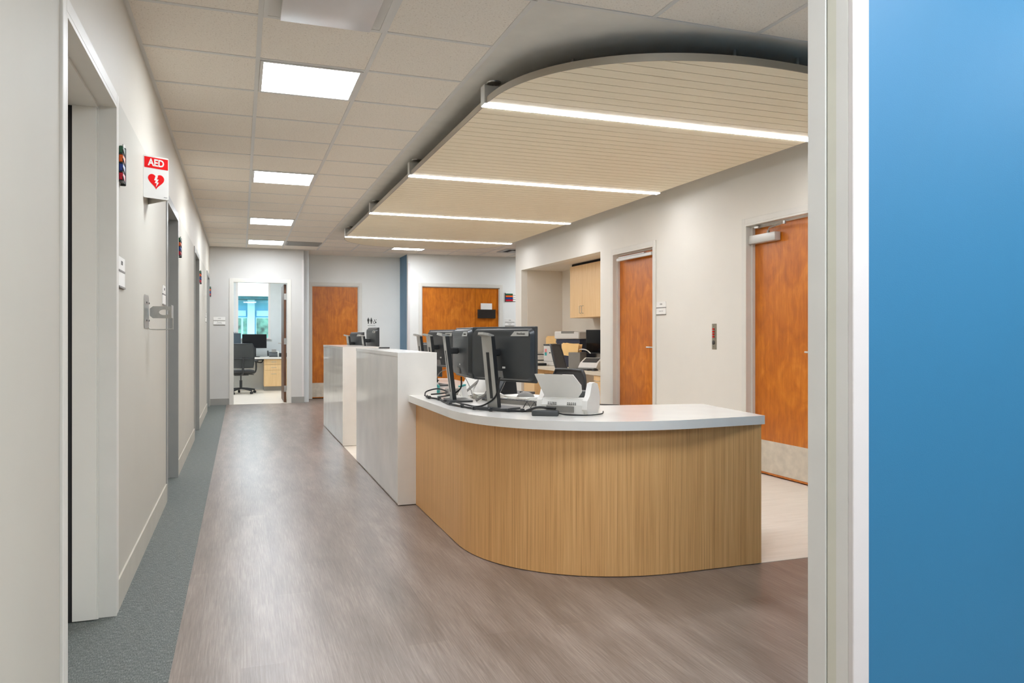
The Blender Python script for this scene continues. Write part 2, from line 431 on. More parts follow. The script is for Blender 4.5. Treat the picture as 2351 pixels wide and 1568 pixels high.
# blue wall at the near right with its frame end
sbox('wall_blue', M['blue'], [(1.50, XE, 1.53, 1.66, 0, H)], 'bright blue wall at the right')
fr = thing('door_frame', 'light grey metal opening frame at the end of the blue wall', 'frame', (1.45, 1.52, 0)); fr['kind'] = 'structure'
del fr['category']
fr.name = 'trim_5'
MB().box(0, .052, -.006, .012, 0, H, .002).build('casing_face', M['framewhite'], fr)
MB().box(0, .03, .012, .052, 0, H).build('jamb_near', M['jamb'], fr)
MB().box(0.0, .03, .052, .083, 0, H).build('jamb_stop', M['olive'], fr)
MB().box(.008, .03, .083, .09, 0, H).build('jamb_gap', M['dark'], fr)
MB().box(0, .05, .09, .158, 0, H, .002).build('jamb_far', M['jamb'], fr)

# ---------------------------------------------------------------- doors
def lever(parent, x, z, d, y=-0.0):
    """lever handle, d = direction (+1/-1) the lever points in x; door face at local y"""
    r = MB()
    r.lathe([(0.026, 0), (0.026, 0.006), (0.022, 0.01)], seg=18, mtx=Matrix.Translation((x, y, z)) @ Matrix.Rotation(PI / 2, 4, 'X'))
    r.tube([(x, y, z), (x, y - .052, z)], .009)
    r.tube([(x, y - .05, z), (x + d * .03, y - .056, z), (x + d * .12, y - .054, z)], .0085, smooth=3)
    return r.build('door_handle', M['steel'], parent, smooth=40)

def door(n, loc, rz, W, Hh, leafd, fmat, label, wallt=.12, leaves=None, kick=True, handle=None, leafmat=None, stopd=None):
    """opening from local x=0..W, wall face y=0 looking to -y"""
    f = MB(); cw = .048; pr = .012
    f.box(-cw, 0, -pr, 0, 0, Hh + cw, .002); f.box(W, W + cw, -pr, 0, 0, Hh + cw, .002); f.box(0, W, -pr, 0, Hh, Hh + cw, .002)
    j = .016
    f.box(0, j, -pr, wallt, 0, Hh); f.box(W - j, W, -pr, wallt, 0, Hh); f.box(j, W - j, -pr, wallt, Hh - j, Hh)
    s0 = stopd if stopd is not None else leafd - .03
    st = .014
    f.box(j, j + st, s0, leafd - .001, 0, Hh - j); f.box(W - j - st, W - j, s0, leafd - .001, 0, Hh - j); f.box(j + st, W - j - st, s0, leafd - .001, Hh - j - st, Hh - j)
    o = f.build('door_%d' % n, fmat); o.location = loc; o.rotation_euler = (0, 0, rz); struct(o, label)
    lm = leafmat or M['door']
    ls = leaves or [(j + .003, W - j - .003)]
    for (a, b) in ls:
        lf = MB().box(a, b, leafd, leafd + .044, .012, Hh - j - .003, .0015).build('door_leaf', lm, o)
        if kick:
            k = MB().box(a + .008, b - .008, leafd - .003, leafd, .03, .30, .001)
            k.build('kick_plate', M['kick'], lf, label='pale beige kick plate with rounded screws')
    MB().box(j, W - j, leafd + .046, leafd + .05, 0, Hh - j).build('door_gap', M['dark'], o)
    if handle:
        lever(o, handle[0], handle[1], handle[2], leafd)
    return o

# left wall: local x -> +Y
for i, (a, b) in enumerate(LD):
    o = door(i + 1, (XL, a, 0), PI / 2, b - a, DH, .20, M['frame'] if i == 0 else M['framegrey'], ['deep recessed grey door frame nearest the camera', 'grey door frame beyond the defibrillator sign',
             'third grey door frame along the left wall', 'last grey door frame on the left wall'][i], wallt=.20, kick=False, stopd=.055, leafmat=M['wall'] if i == 0 else M['framegrey'])
# white return panel in the first opening, black strip painted in for the dark gap
p = bpy.data.objects['door_1']
MB().box(.955, .97, .060, .150, 0.004, DH - .03, .001).build('return_panel', M['wall'], p)
MB().box(.962, .984, .150, .1985, 0, DH - .03).build('dark_reveal_gap', M['rubber'], p)

# right wall: local x -> -Y
d5 = door(5, (XR, D2[1], 0), -PI / 2, D2[1] - D2[0], DT, .075, M['frame'], 'light frame with orange cherry wood door beside the alcove', kick=True, handle=(.87, 1.07, -1), wallt=.14)
c = MB().box(.10, .90, -0.01, .02, 2.065, 2.10, .004).box(.12, .72, .005, .03, 2.104, 2.115)
c.build('door_closer', M['alu'], d5, label='slim white track closer at the door head')
d6 = door(6, (XR, D3[1], 0), -PI / 2, D3[1] - D3[0], DT, .075, M['frame'], 'light frame with orange cherry wood door nearest the blue wall', kick=True, handle=(.835, 1.065, -1), wallt=.14)
c = MB().box(.02, .37, .008, .068, 1.99, 2.062, .006, seg=2)
cl = c.build('door_closer', M['alu'], d6, label='light grey boxy door closer at the top hinge corner', smooth=40)
a = MB(); a.tube([(.26, .03, 2.06), (.26, .03, 2.082)], .012); a.tube([(.26, .03, 2.082), (.30, .01, 2.10), (.56, -.05, 2.104)], .006)
a.tube([(.56, -.05, 2.104), (.12, .035, 2.125)], .006); a.lathe([(.014, -.012), (.014, .012)], c=(.56, -.05, 2.106), seg=12); a.box(.08, .14, .02, .06, 2.118, 2.14, .004)
a.build('closer_arm', M['steel'], cl, smooth=40)
# restroom
d7 = door(7, (RD[0], YA, 0), 0, RD[1] - RD[0], 2.17, .03, M['frame'], 'light frame with brown wood restroom door in the far alcove', stopd=.012)
# double door
d8 = door(8, (DD[0], YF, 0), 0, DD[1] - DD[0], 2.15, .03, M['frame'], 'light frame with unequal brown double doors on the far wall',
          leaves=[(.019, 1.075), (1.079, DD[1] - DD[0] - .019)], stopd=.012)
# office door : open leaf swung inwards
f = MB(); W = OD[1] - OD[0]
f.box(-.055, 0, -.012, 0, 0, OH + .05, .002).box(W, W + .055, -.012, 0, 0, OH + .05, .002).box(0, W, -.012, 0, OH, OH + .05, .002)
f.box(0, .016, -.012, .12, 0, OH).box(W - .016, W, -.012, .12, 0, OH).box(.016, W - .016, -.012, .12, OH - .016, OH)
d9 = struct(f.build('door_9', M['frame']), 'light frame of the open office door at the corridor end'); d9.location = (OD[0], YF, 0)
lf = MB().box(W - .066, W - .022, .125, 1.0, .012, OH - .03, .0015).build('door_leaf', M['doordark'], d9, label='brown wood office door swung open into the office')
h = MB()
for z in (.25, 1.1, 1.9): h.box(W - .062, W - .02, .118, .125, z - .055, z + .055)
h.build('hinge', M['steel'], lf)
h = MB(); h.lathe([(.026, 0), (.026, .008)], seg=16, mtx=Matrix.Translation((W - .066, .93, 1.06)) @ Matrix.Rotation(-PI / 2, 4, 'Y'))
h.tube([(W - .066, .93, 1.06), (W - .12, .93, 1.06), (W - .125, .82, 1.06)], .009); h.build('door_handle', M['steel'], lf, smooth=40)

# ---------------------------------------------------------------- ceiling lights
def troffer(x0, y0, x1, y1, label, group='flat ceiling light panels'):
    t = thing('ceiling_light', label, 'light', ((x0 + x1) / 2, (y0 + y1) / 2, H), group=None)
    w = (x1 - x0) / 2; d = (y1 - y0) / 2
    m = MB(); b = .018
    m.box(-w, w, -d, -d + b, -.008, 0).box(-w, w, d - b, d, -.008, 0).box(-w, -w + b, -d + b, d - b, -.008, 0).box(w - b, w, -d + b, d - b, -.008, 0)
    m.build('light_frame', M['tee'], t)
    MB().box(-w + b, w - b, -d + b, d - b, -.006, -.001).build('diffuser', M['lamp'], t)
    t['group'] = group
    return t
Ltx = ['square white ceiling light nearest the camera, just beyond the air diffuser', 'second square corridor ceiling light, beyond the nearest one',
       'third square corridor ceiling light, between the second and the last', 'last square corridor ceiling light, beside the grey return grille']
for (y0, y1), l in zip([(4.485, 5.055), (7.485, 8.055), (10.485, 11.055), (12.885, 13.455)], Ltx):
    troffer(.104, y0, .676, y1, l)
t = troffer(2.505, 12.885, 3.075, 13.455, 'ceiling light at the far end, peeking out under the slatted cloud')
troffer(5.505, 12.885, 6.075, 13.455, 'square ceiling light in the side corridor beyond the alcove wall')
for (x, y0) in ((.39, -.915), (.99, .285), (1.59, 2.085), (2.19, .285), (2.19, -1.5), (4.0, .285), (4.0, -1.5)):  # unseen panels added to brighten the blue wall, oak front and counter blocks
    troffer(x - .286, y0, x + .286, y0 + .57, 'unseen square ceiling light added to brighten the near end')
for (x, y0) in ((-.7, 15.0), (.1, 16.2)):  # unseen panels added to lift the dark office, tinted like window daylight
    troffer(x - .286, y0, x + .286, y0 + .57, 'unseen square ceiling light added to brighten the far office')
# air diffuser
t = thing('air_diffuser', 'white square air diffuser with a flat drop plate, nearest in the ceiling', 'vent', (.39, 3.57, H))
m = MB()
def frame_ring(m, w0, w1, z0, z1):
    """sloping square ring from half width w0 at z0 to w1 at z1"""
    vs = [(-w0, -w0, z0), (w0, -w0, z0), (w0, w0, z0), (-w0, w0, z0), (-w1, -w1, z1), (w1, -w1, z1), (w1, w1, z1), (-w1, w1, z1)]
    m.add(vs, [(i, (i + 1) % 4, 4 + (i + 1) % 4, 4 + i) for i in range(4)])
m.box(-.288, .288, -.288, -.268, -.01, 0).box(-.288, .288, .268, .288, -.01, 0).box(-.288, -.268, -.268, .268, -.01, 0).box(.268, .288, -.268, .268, -.01, 0)
m.build('diffuser_frame', M['tee'], t)
m = MB(); frame_ring(m, .268, .20, -.008, -.0005); m.build('diffuser_cone', M['tee'], t)
MB().box(-.215, .215, -.225, .225, -.045, -.03, .006, seg=2).build('drop_plate', M['framewhite'], t, smooth=40)
MB().box(-.09, .09, -.09, .09, -.03, -.001).build('neck', M['dark'], t)
# return grilles
def grille(x0, x1, y0, y1, label, slots=7, dark=False):
    t = thing('air_grille', label, 'vent', ((x0 + x1) / 2, (y0 + y1) / 2, H))
    w = (x1 - x0) / 2; d = (y1 - y0) / 2; b = .02
    m = MB(); m.box(-w, w, -d, -d + b, -.01, 0).box(-w, w, d - b, d, -.01, 0).box(-w, -w + b, -d + b, d - b, -.01, 0).box(w - b, w, -d + b, d - b, -.01, 0)
    m.build('grille_frame', M['framegrey'], t)
    MB().box(-w + b, w - b, -d + b, d - b, -.003, -.001).build('grille_backing', M['dark'], t)
    m = MB(); n = slots
    for k in range(n):
        yy = -d + b + (2 * d - 2 * b) * (k + .5) / n
        m.box(-w + b, w - b, yy - .013, yy + .006, -.008, -.0035)
    m.build('grille_slats', M['framegrey'], t)
    return t
grille(.705, 1.265, 12.92, 13.44, 'grey return air grille beside the last corridor light', 14)
t = thing('air_grille', 'white linear supply vent with a black slot beside the alcove wall', 'vent', (4.75, 13.0, H))
MB().box(-.32, .4, -.28, -.2, -.008, 0).box(-.32, .4, .2, .28, -.008, 0).box(-.32, -.24, -.2, .2, -.008, 0).box(-.14, .4, -.1, .2, -.014, 0).build('vent_frame', M['framegrey'], t)
MB().box(-.24, .4, -.2, .2, -.004, -.001).build('vent_slot', M['dark'], t)

# ---------------------------------------------------------------- slatted ceiling cloud
CX0, CX1 = 1.40, 3.87; cxm = (CX0 + CX1) / 2; ca = (CX1 - CX0) / 2; NEN = 2.25
def cloud_half(y):
    if y < 4.40: t = (4.40 - y) / 1.10
    elif y > 11.0: t = (y - 11.0) / 1.06
    else: return ca
    t = min(t, 1.0)
    return ca * max(0.0, 1 - t ** NEN) ** (1 / NEN)
cloud = thing('ceiling_cloud', 'pale wood slatted ceiling cloud with rounded ends hung above the reception desk', 'ceiling panel', (0, 0, 0))
ZC = 2.60; CT = .038
m = MB(); pitch = .1083; y = 3.30; sl = 0.006
yy = 3.30; k = 0
fix = [4.42, 6.59, 8.74, 10.93]
strips = []
while yy < 12.06:
    y1 = min(yy + pitch, 12.06)
    strips.append((yy + sl / 2, y1 - sl / 2)); yy = y1
cut = []
for (a, b) in strips:
    for f in fix:
        lo, hi = f - .04, f + .04
        if a < hi and b > lo:
            if a < lo - .004: cut.append((a, lo))
            a = hi
    if b > a + .004: cut.append((a, b))
for (a, b) in cut:
    N = 7 if (a < 4.45 or b > 10.95) else 1
    L = []; Rr = []
    for q in range(N + 1):
        yv = a + (b - a) * q / N; hw = cloud_half(yv) - .004
        if hw <= 0.01: hw = .01
        L.append((cxm - hw, yv)); Rr.append((cxm + hw, yv))
    pts = Rr + L[::-1]
    m.prism(pts, ZC, ZC + .012)
m.build('slats', M['slat'], cloud)
out = []
NS = 40
ys = [3.30 + 1.10 * (1 - math.cos(PI / 2 * q / NS)) for q in range(NS + 1)]
ys2 = [11.0 + 1.06 * math.sin(PI / 2 * q / NS) for q in range(NS + 1)]
ysall = ys + ys2
right = [(cxm + cloud_half(v), v) for v in ysall]; left = [(cxm - cloud_half(v), v) for v in ysall][::-1]
out = right + left
cl_out = [out[0]]
for p in out[1:]:
    if (Vector(p) - Vector(cl_out[-1])).length > 1e-4: cl_out.append(p)
if (Vector(cl_out[0]) - Vector(cl_out[-1])).length < 1e-4: cl_out.pop()
def off(pts, d):
    r = []; n = len(pts)
    for i in range(n):
        a = Vector(pts[i - 1]); b = Vector(pts[i]); c2 = Vector(pts[(i + 1) % n])
        t = (c2 - a).normalized(); nn = Vector((t.y, -t.x)); r.append(tuple(b + nn * d))
    return r
inner = off(cl_out, -.006)
bb = MB(); e0 = [3.32] + [f + .04 for f in fix]; e1 = [f - .04 for f in fix] + [12.04]
for a, b in zip(e0, e1):
    q = 30; yy_ = [a + (b - a) * (.5 - .5 * math.cos(PI * i / q)) for i in range(q + 1)]
    hwv = [max(.02, cloud_half(v) - .007) for v in yy_]
    bb.prism([(cxm + h, v) for h, v in zip(hwv, yy_)] + [(cxm - h, v) for h, v in zip(hwv, yy_)][::-1], ZC + .013, ZC + .03)
bb.build('backing_board', M['grooves'], cloud)
m = MB(); n = len(cl_out)
vs = [(p[0], p[1], ZC - .001) for p in cl_out] + [(p[0], p[1], ZC + CT) for p in cl_out] + [(p[0], p[1], ZC - .001) for p in inner] + [(p[0], p[1], ZC + CT) for p in inner]
fs = []
for i in range(n):
    j = (i + 1) % n
    fs += [(i, j, n + j, n + i), (2 * n + j, 2 * n + i, 3 * n + i, 3 * n + j), (n + i, n + j, 3 * n + j, 3 * n + i), (j, i, 2 * n + i, 2 * n + j)]
m.add(vs, fs); m.build('edge_band', M['slatedge'], cloud, smooth=50)
for (hx, hy) in ((2.52, 3.48), (2.92, 3.46), (1.75, 3.9), (3.5, 3.9), (1.9, 4.9), (3.3, 5.2), (1.9, 7.5), (3.3, 7.5), (1.9, 9.8), (3.3, 9.8)):
    MB().tube([(hx, hy, ZC + .03), (hx, hy, ZR - .04)], .0015, 6).tube([(hx, hy, ZR - .04), (hx, hy, ZR)], .011, 8).build('hanger_cable', M['steel'], cloud)
Lf = ['long linear light nearest the camera set in the slatted cloud', 'second linear light from the near end of the slatted cloud',
      'third linear light from the near end of the slatted cloud', 'farthest linear light in the slatted cloud']
for yv, l in zip(fix, Lf):
    t = thing('linear_light', l, 'light', (0, yv, ZC), group='linear lights in the slatted ceiling cloud')
    x0 = CX0 - .012; x1 = CX1 + .012
    MB().box(x0, x1, -.036, .036, -.0005, .002).box(x0, x1, -.036, -.033, .002, .11).box(x0, x1, .033, .036, .002, .11).box(x0, x1, -.036, .036, .107, .11).build('housing', M['alu'], t)
    MB().box(x0 - .003, x0, -.038, .038, -.004, .115, .001).build('end_cap', M['alu'], t)
    MB().box(x1, x1 + .003, -.038, .038, -.004, .115, .001).build('end_cap', M['alu'], t)
    MB().box(x0 + .002, x1 - .002, -.033, .033, -.006, -.001).build('lens', M['linear'], t)
    for sx in (x0 + .07, x1 - .14, cxm):
        MB().tube([(sx, 0, .11), (sx, 0, ZR - ZC)], .002, 6).lathe([(.045, 0), (.042, -.008), (.02, -.014)], c=(sx, 0, ZR - ZC), seg=20).build('suspension', M['steel'], t, smooth=40)

# ---------------------------------------------------------------- reception desk
def sell(cx_, cy_, a, b, n, q=28, t0=0.0, t1=1.0):
    """quarter superellipse from left point (cx-a,cy) to bottom point (cx,cy-b)"""
    r = []
    for i in range(q + 1):
        w = PI / 2 * (t0 + (t1 - t0) * i / q)
        r.append((cx_ - a * abs(math.cos(w)) ** (2 / n), cy_ - b * abs(math.sin(w)) ** (2 / n)))
    return r
YD = 5.29
struct(MB().prism([(1.045, 10.4), (1.045, 5.36), (1.18, 5.36)] + [(p[0] + .006, p[1] + .006) for p in sell(2.1, 4.22, .92, .895, 2.2)] + [(2.57, 3.322), (5.1, 3.31), (5.1, 10.4)], -.01, .002).build('floor', M['cream']), 'cream vinyl floor behind the reception desk')
desk = thing('reception_desk', 'curved reception desk base faced in vertical-grain light oak', 'desk', (1.9, 4.3, 0))
def loc(pts, o=(1.9, 4.3)): return [(p[0] - o[0], p[1] - o[1]) for p in pts]
outer = [(1.165, YD)] + sell(2.1, 4.22, .935, .905, 2.2) + [(2.566, 3.314)]
innerc = [(2.566, 3.34)] + [(p[0] + .012, p[1] + .026) for p in sell(2.1, 4.22, .915, .89, 2.2)][::-1] + [(1.192, YD)]
MB().prism(loc(outer + innerc), 0.004, .73).build('front_panel', M['oak'], desk, smooth=30)
MB().prism(loc([(2.54, 3.34), (2.566, 3.34), (2.64, 3.98), (2.61, 3.98)]), 0.0, .73).build('end_panel', M['oak'], desk)
MB().box(1.3 - 1.9, 1.9 - 1.9, 5.2 - 4.3, 5.24 - 4.3, 0, .73).build('support_panel', M['oak'], desk)
wt = thing('desk_worktop', 'white curved worktop wrapping along the reception desk', 'worktop', (1.9, 4.3, .73))
outer = [(1.11, YD)] + sell(2.1, 4.2, .99, .935, 2.3) + [(2.585, 3.309), (2.675, 4.014), (2.358, 4.066), (2.06, 4.12), (1.97, 4.17), (1.93, 4.3), (1.93, YD)]
MB().prism(loc(outer), 0, .045).build('top_slab', M['white'], wt, smooth=30)
b1 = thing('counter_wall', 'near white reception counter block in satin panels, joined to the oak desk', 'counter', (1.035, YD, 0), group=None)
MB().box(0.003, .278, 0.003, 2.045, .012, 1.05).build('body_panel', M['blockside'], b1)
MB().box(0, .281, 0, 2.05, 1.05, 1.075).box(0.0, .281, -.0, .003, .006, 1.05).build('white_cap', M['white'], b1)
b2 = thing('counter_wall', 'far white reception counter block beyond the gap in the counter', 'counter', (1.035, 8.35, 0))
MB().box(0.003, .278, 0.003, 2.045, .012, 1.05).build('body_panel', M['blockside'], b2)
MB().box(0, .40, 0, 2.05, 1.05, 1.075).box(0.0, .281, -.0, .003, .006, 1.05).build('white_cap', M['white'], b2)
t = thing('staff_counter', 'low white staff counter behind the far counter block', 'counter', (1.32, 8.36, 0))
MB().box(0, .6, 0, 2.03, .73, .775).build('top_slab', M['white'], t)
MB().box(.0, .56, .02, .05, 0, .73).build('side_panel', M['maple'], t)
MB().box(.0, .56, 1.98, 2.01, 0, .73).build('side_panel', M['maple'], t)
t = thing('staff_counter', 'low white staff counter behind the near counter block', 'counter', (1.32, YD + .002, 0))
MB().box(0, .61, 0, 2.04, .73, .775).build('top_slab', M['white'], t)
MB().box(.0, .56, .02, .05, 0, .73).build('side_panel', M['maple'], t)
MB().box(.0, .56, 1.98, 2.01, 0, .73).build('side_panel', M['maple'], t)

# ---------------------------------------------------------------- monitors
def monitor(label, pl, pr, zb, group, ztop=None, zc=.775, front=False, name_text=True, colh=.415, lean=.05):
    """pl, pr = world xy of the left and right ends of the screen as seen from its back"""
    a = Vector(pl); b = Vector(pr); w = (b - a).length; mid = (a + b) / 2
    th = math.atan2(b.y - a.y, b.x - a.x)
    t = thing('computer_monitor', label, 'monitor', (mid.x, mid.y, zc), th, group)
    zb -= zc; hh = (ztop - zc - zb) if ztop else .315
    hw = w / 2
    p = MB().box(-hw, hw, -.006, .012, zb, zb + hh, .003)
    # swelling back shell
    vs = []; fs = []
    ring = [(hw * .97, hh * .5 - .008, -.006), (hw * .93, hh * .44, -.030), (hw * .6, hh * .30, -.040)]
    for (rx, rz, ry) in ring:
        for (x, z) in rrect(2 * rx, 2 * rz, min(rx, rz) * .25): vs.append((x, ry, zb + hh / 2 + z))
    nn = len(vs) // 3
    for q in range(2):
        for i in range(nn):
            j = (i + 1) % nn; fs.append((q * nn + i, q * nn + j, (q + 1) * nn + j, (q + 1) * nn + i))
    fs.append(tuple(2 * nn + i for i in range(nn)))
    p.add(vs, fs)
    pan = p.build('monitor_panel', M['moncase'], t, smooth=35)
    MB().box(-hw + .008, hw - .008, .012, .0135, zb + .016, zb + hh - .008).build('screen', M['screen'], t)
    # vent strip
    c0 = zb + hh / 2
    def vy(z): return -.0345 - (.130 - (z - c0)) * .15
    v = MB()
    for k in range(34):
        for q in range(5):
            x = -hw * .80 + hw * 1.12 * k / 34 + q * .0022; z0 = c0 + .104 + q * .0052
            v.add([(x, vy(z0), z0), (x + .0045, vy(z0), z0), (x + .0055, vy(z0 + .003), z0 + .003), (x + .001, vy(z0 + .003), z0 + .003)], [(0, 1, 2, 3)])
    v.build('vent_slots', M['black'], pan)
    if name_text:
        q = MB(); x0, x1 = hw * .36, hw * .90; z0, z1 = c0 + .103, c0 + .130
        vs = [(x0, vy(z0) - .0005, z0), (x1, vy(z0) - .0005, z0), (x1, vy(z1) - .0005, z1), (x0 + .028, vy(z1) - .0005, z1)]
        q.add(vs + [(p[0], p[1] + .004, p[2]) for p in vs], [(0, 1, 2, 3), (7, 6, 5, 4), (0, 4, 5, 1), (1, 5, 6, 2), (2, 6, 7, 3), (3, 7, 4, 0)])
        q.build('maker_label', M['silver'], pan, label='silver maker label')
        zm = (z0 + z1) / 2
        text('label_text', 'ViewSonic', .017, M['ink'], pan, ((x0 + x1) / 2 + .012, vy(zm) - .0012, zm), rot=(PI / 2 - .15, 0, 0), ext=.0005)
    MB().box(-.05, .03, -.042, -.030, zb + .022, zb + .062).build('port_panel', M['plastic_g'], pan)
    # stickers
    q = MB(); q.box(hw * .12, hw * .12 + .022, -.043, -.0395, zb + .02 + hh * .18, zb + .03 + hh * .18).build('sticker', M['paper'], pan)
    # stand
    c = MB(); cw = .043; y0 = -.075; y1 = y0 - lean
    def colq(z): return y0 + (y1 - y0) * z / colh
    vs = []
    for z in (.012, colh):
        yy_ = colq(z); vs += [(-cw, yy_ - .012, z), (cw, yy_ - .012, z), (cw, yy_ + .012, z), (-cw, yy_ + .012, z)]
    c.add(vs, [(0, 1, 5, 4), (1, 2, 6, 5), (2, 3, 7, 6), (3, 0, 4, 7), (0, 3, 2, 1), (4, 5, 6, 7)])
    col = c.build('stand_column', M['silver'], t)
    s = MB(); vs = []
    for z in (.06, colh * .78):
        yy_ = colq(z); vs += [(-.012, yy_ - .0135, z), (.012, yy_ - .0135, z), (.012, yy_ - .0115, z), (-.012, yy_ - .0115, z)]
    s.add(vs, [(0, 1, 5, 4), (1, 2, 6, 5), (2, 3, 7, 6), (3, 0, 4, 7), (0, 3, 2, 1), (4, 5, 6, 7)])
    s.build('cable_slot', M['black'], col)
    s = MB(); vs = []
    for z in (.012, colh):
        yy_ = colq(z); vs += [(cw, yy_ - .011, z), (cw + .002, yy_ - .011, z), (cw + .002, yy_ + .014, z), (cw, yy_ + .014, z), ]
    s.add(vs, [(0, 1, 5, 4), (1, 2, 6, 5), (2, 3, 7, 6), (3, 0, 4, 7), (0, 3, 2, 1), (4, 5, 6, 7)])
    s.build('column_edge', M['black'], col)
    hk = MB(); pts = [(-cw, .01), (-cw - .004, -.035), (-cw * .5, -.055), (cw * .5, -.055), (cw + .004, -.035), (cw, .01)]
    hk.prism([(x, y1 + y) for (x, y) in pts], colh - .004, colh + .01, mtx=Matrix.Translation((0, y1, colh)) @ Matrix.Rotation(R(-14), 4, 'X') @ Matrix.Translation((0, -y1, -colh)))
    hk.build('carry_handle', M['silver'], col, label='pale carry handle at the column top')
    ya = colq(zb + hh * .55)
    MB().box(-.022, .022, ya + .012, -.044, zb + hh * .47, zb + hh * .60, .006).build('mount_arm', M['black'], t)
    bs = MB(); bs.prism(rrect(.24, .15, .02, 0, -.045), 0, .012); bs.build('stand_base', M['moncase'], t, smooth=30)
    return t
gm = 'monitors on the reception desk'
m1 = monitor('nearest black monitor on the desk, its whole back and maker label in view', (1.331, 4.41), (1.537, 3.91), .93, gm)
monitor('second black monitor turned nearly edge-on behind the nearest one', (1.372, 4.96), (1.34, 4.46), .93, gm)
monitor('third black monitor with broad back beyond the near pair', (1.567, 6.55), (1.66, 5.99), .93, gm)
monitor('fourth dark monitor low and mostly hidden beyond the third', (1.66, 7.22), (1.72, 6.75), .82, gm, ztop=1.13)
gf = 'monitors beyond the far counter block'
monitor('small-looking monitor seen past the far counter block, in front of the brown restroom door', (1.40, 10.38), (1.49, 9.88), .93, gf, ztop=1.243)
monitor('taller monitor seen past the far counter block, below the restroom sign', (1.48, 9.42), (1.52, 8.93), .96, gf, ztop=1.293)

# ---------------------------------------------------------------- document scanner
sc = thing('document_scanner', 'white document scanner with raised paper tray on the curved worktop', 'scanner', (1.675, 3.79, .775), R(-44))
W = .143
side = [(-.085, 0), (.10, 0), (.125, .03), (.13, .075), (.085, .125), (.03, .135), (-.03, .115), (-.09, .10), (-.10, .05)]   # (y,z)
b = MB()
def sideprism(mb, prof, x0, x1, ins=0.0):
    n = len(prof); vs = [(x0, p[0], p[1]) for p in prof] + [(x1, p[0], p[1]) for p in prof]
    mb.add(vs, [tuple(range(n)), tuple(range(2 * n - 1, n - 1, -1))] + [(i, n + i, n + (i + 1) % n, (i + 1) % n) for i in range(n)])
    return mb
sideprism(b, [(-.10, .004), (.06, .004), (.085, .05), (.05, .085), (-.085, .085), (-.105, .05)], -W + .02, W - .02)
b.build('scanner_body', M['plastic_w'], sc, smooth=30)
b = MB()
for s_ in (-1, 1):
    xa, xb = (W - .028, W) if s_ > 0 else (-W, -W + .028)
    sideprism(b, [(-.085, 0), (.075, 0), (.105, .03), (.118, .075), (.105, .115), (.07, .158), (.02, .168), (-.025, .163), (-.06, .10), (-.10, .075), (-.108, .03)], xa, xb)
b.build('side_cheek', M['plastic_w'], sc, smooth=30)
b = MB(); b.box(-W + .02, W - .02, .0, .085, .085, .12, .01, seg=2); b.build('feeder_cover', M['darkgrey'], sc, smooth=40)
tr = MB()
out_ = [(-.100, .088), (.085, .088), (.112, .120), (.116, .158), (.080, .214), (-.135, .214)]
def ty(z): return -.088 - (z - .088) * .52
vs = [(x, ty(z), z) for x, z in out_] + [(x * .98, ty(z) + .014, z + .001) for x, z in out_]
tr.add(vs, [tuple(range(6)), tuple(range(11, 5, -1))] + [(i_, 6 + i_, 6 + (i_ + 1) % 6, (i_ + 1) % 6) for i_ in range(6)]); tr.build('paper_tray', M['plastic_w'], sc)
tr = MB(); tr.box(-.08, .02, -.150, -.142, .2145, .2165); tr.build('tray_slot', M['ink'], sc)
v = MB()
for s_ in (-.055, .055):
    for k in range(5):
        for q in range(2):
            v.box(s_ - .022 + k * .0105, s_ - .016 + k * .0105, -.1075, -.1045, .053 + q * .008, .057 + q * .008)
v.build('vent_slots', M['ink'], sc)
MB().box(-.085, .07, -.1085, -.1035, .012, .045).build('port_recess', M['plastic_g'], sc)
tag(MB().box(-.07, .07, -.03, .03, 0, .028, .006, seg=2).build('power_adapter', M['darkgrey'], smooth=40), 'black power brick lying behind the document scanner', 'power adapter')
pa = bpy.data.objects['power_adapter']; pa.location = (1.50, 3.69, .775); pa.rotation_euler = (0, 0, R(-28))

# ---------------------------------------------------------------- cables
zt = .775
def cable(name, label, pts, r=.0035, parent=None, mat=None):
    o = MB().tube(pts, r, 7, smooth=6).build(name, mat or M['rubber'], parent, smooth=60)
    if parent is None: tag(o, label, 'cable')
    return o
run = [(1.195, 5.10), (1.18, 4.95), (1.21, 4.80), (1.20, 4.62), (1.19, 4.45), (1.215, 4.28), (1.24, 4.12), (1.30, 4.0), (1.38, 3.93), (1.45, 3.90), (1.51, 3.885)]
bn = thing('cable_bundle', 'long bundle of black cables tied along the front of the worktop', 'cable', (0, 0, 0))
for k in range(3):
    pts = [(x + .008 * math.sin(i * 1.7 + k * 2.1), y + .008 * math.cos(i * 2.3 + k), zt + .006 + .004 * (k == 1) + .002 * math.sin(i + k)) for i, (x, y) in enumerate(run)]
    cable('cable', '', pts, .0038, bn)
ti = MB()
for (x, y) in run[1:-1]:
    ti.box(x - .011, x + .011, y - .011, y + .011, zt, zt + .02, .004)
ti.build('cable_ties', M['black'], bn)
cable('cable', 'thick black cable drooping from the near monitor stand to the desk', [(1.37, 4.05, .96), (1.36, 4.08, .86), (1.33, 4.14, .81), (1.29, 4.2, .785), (1.25, 4.3, zt + .012), (1.22, 4.42, zt + .02)], .005)
cable('cable', 'black cables hanging behind the second monitor', [(1.33, 4.7, .93), (1.32, 4.68, .86), (1.28, 4.72, .82), (1.25, 4.82, .80), (1.24, 4.95, zt + .01)], .005)
cable('cable', 'grey looping cable beside the second monitor stand', [(1.33, 5.30, .80), (1.34, 5.42, .86), (1.36, 5.36, .93), (1.39, 5.15, .96), (1.43, 5.0, .92), (1.45, 4.9, .84), (1.45, 4.85, zt + .01)], .0028, mat=M['plastic_g'])
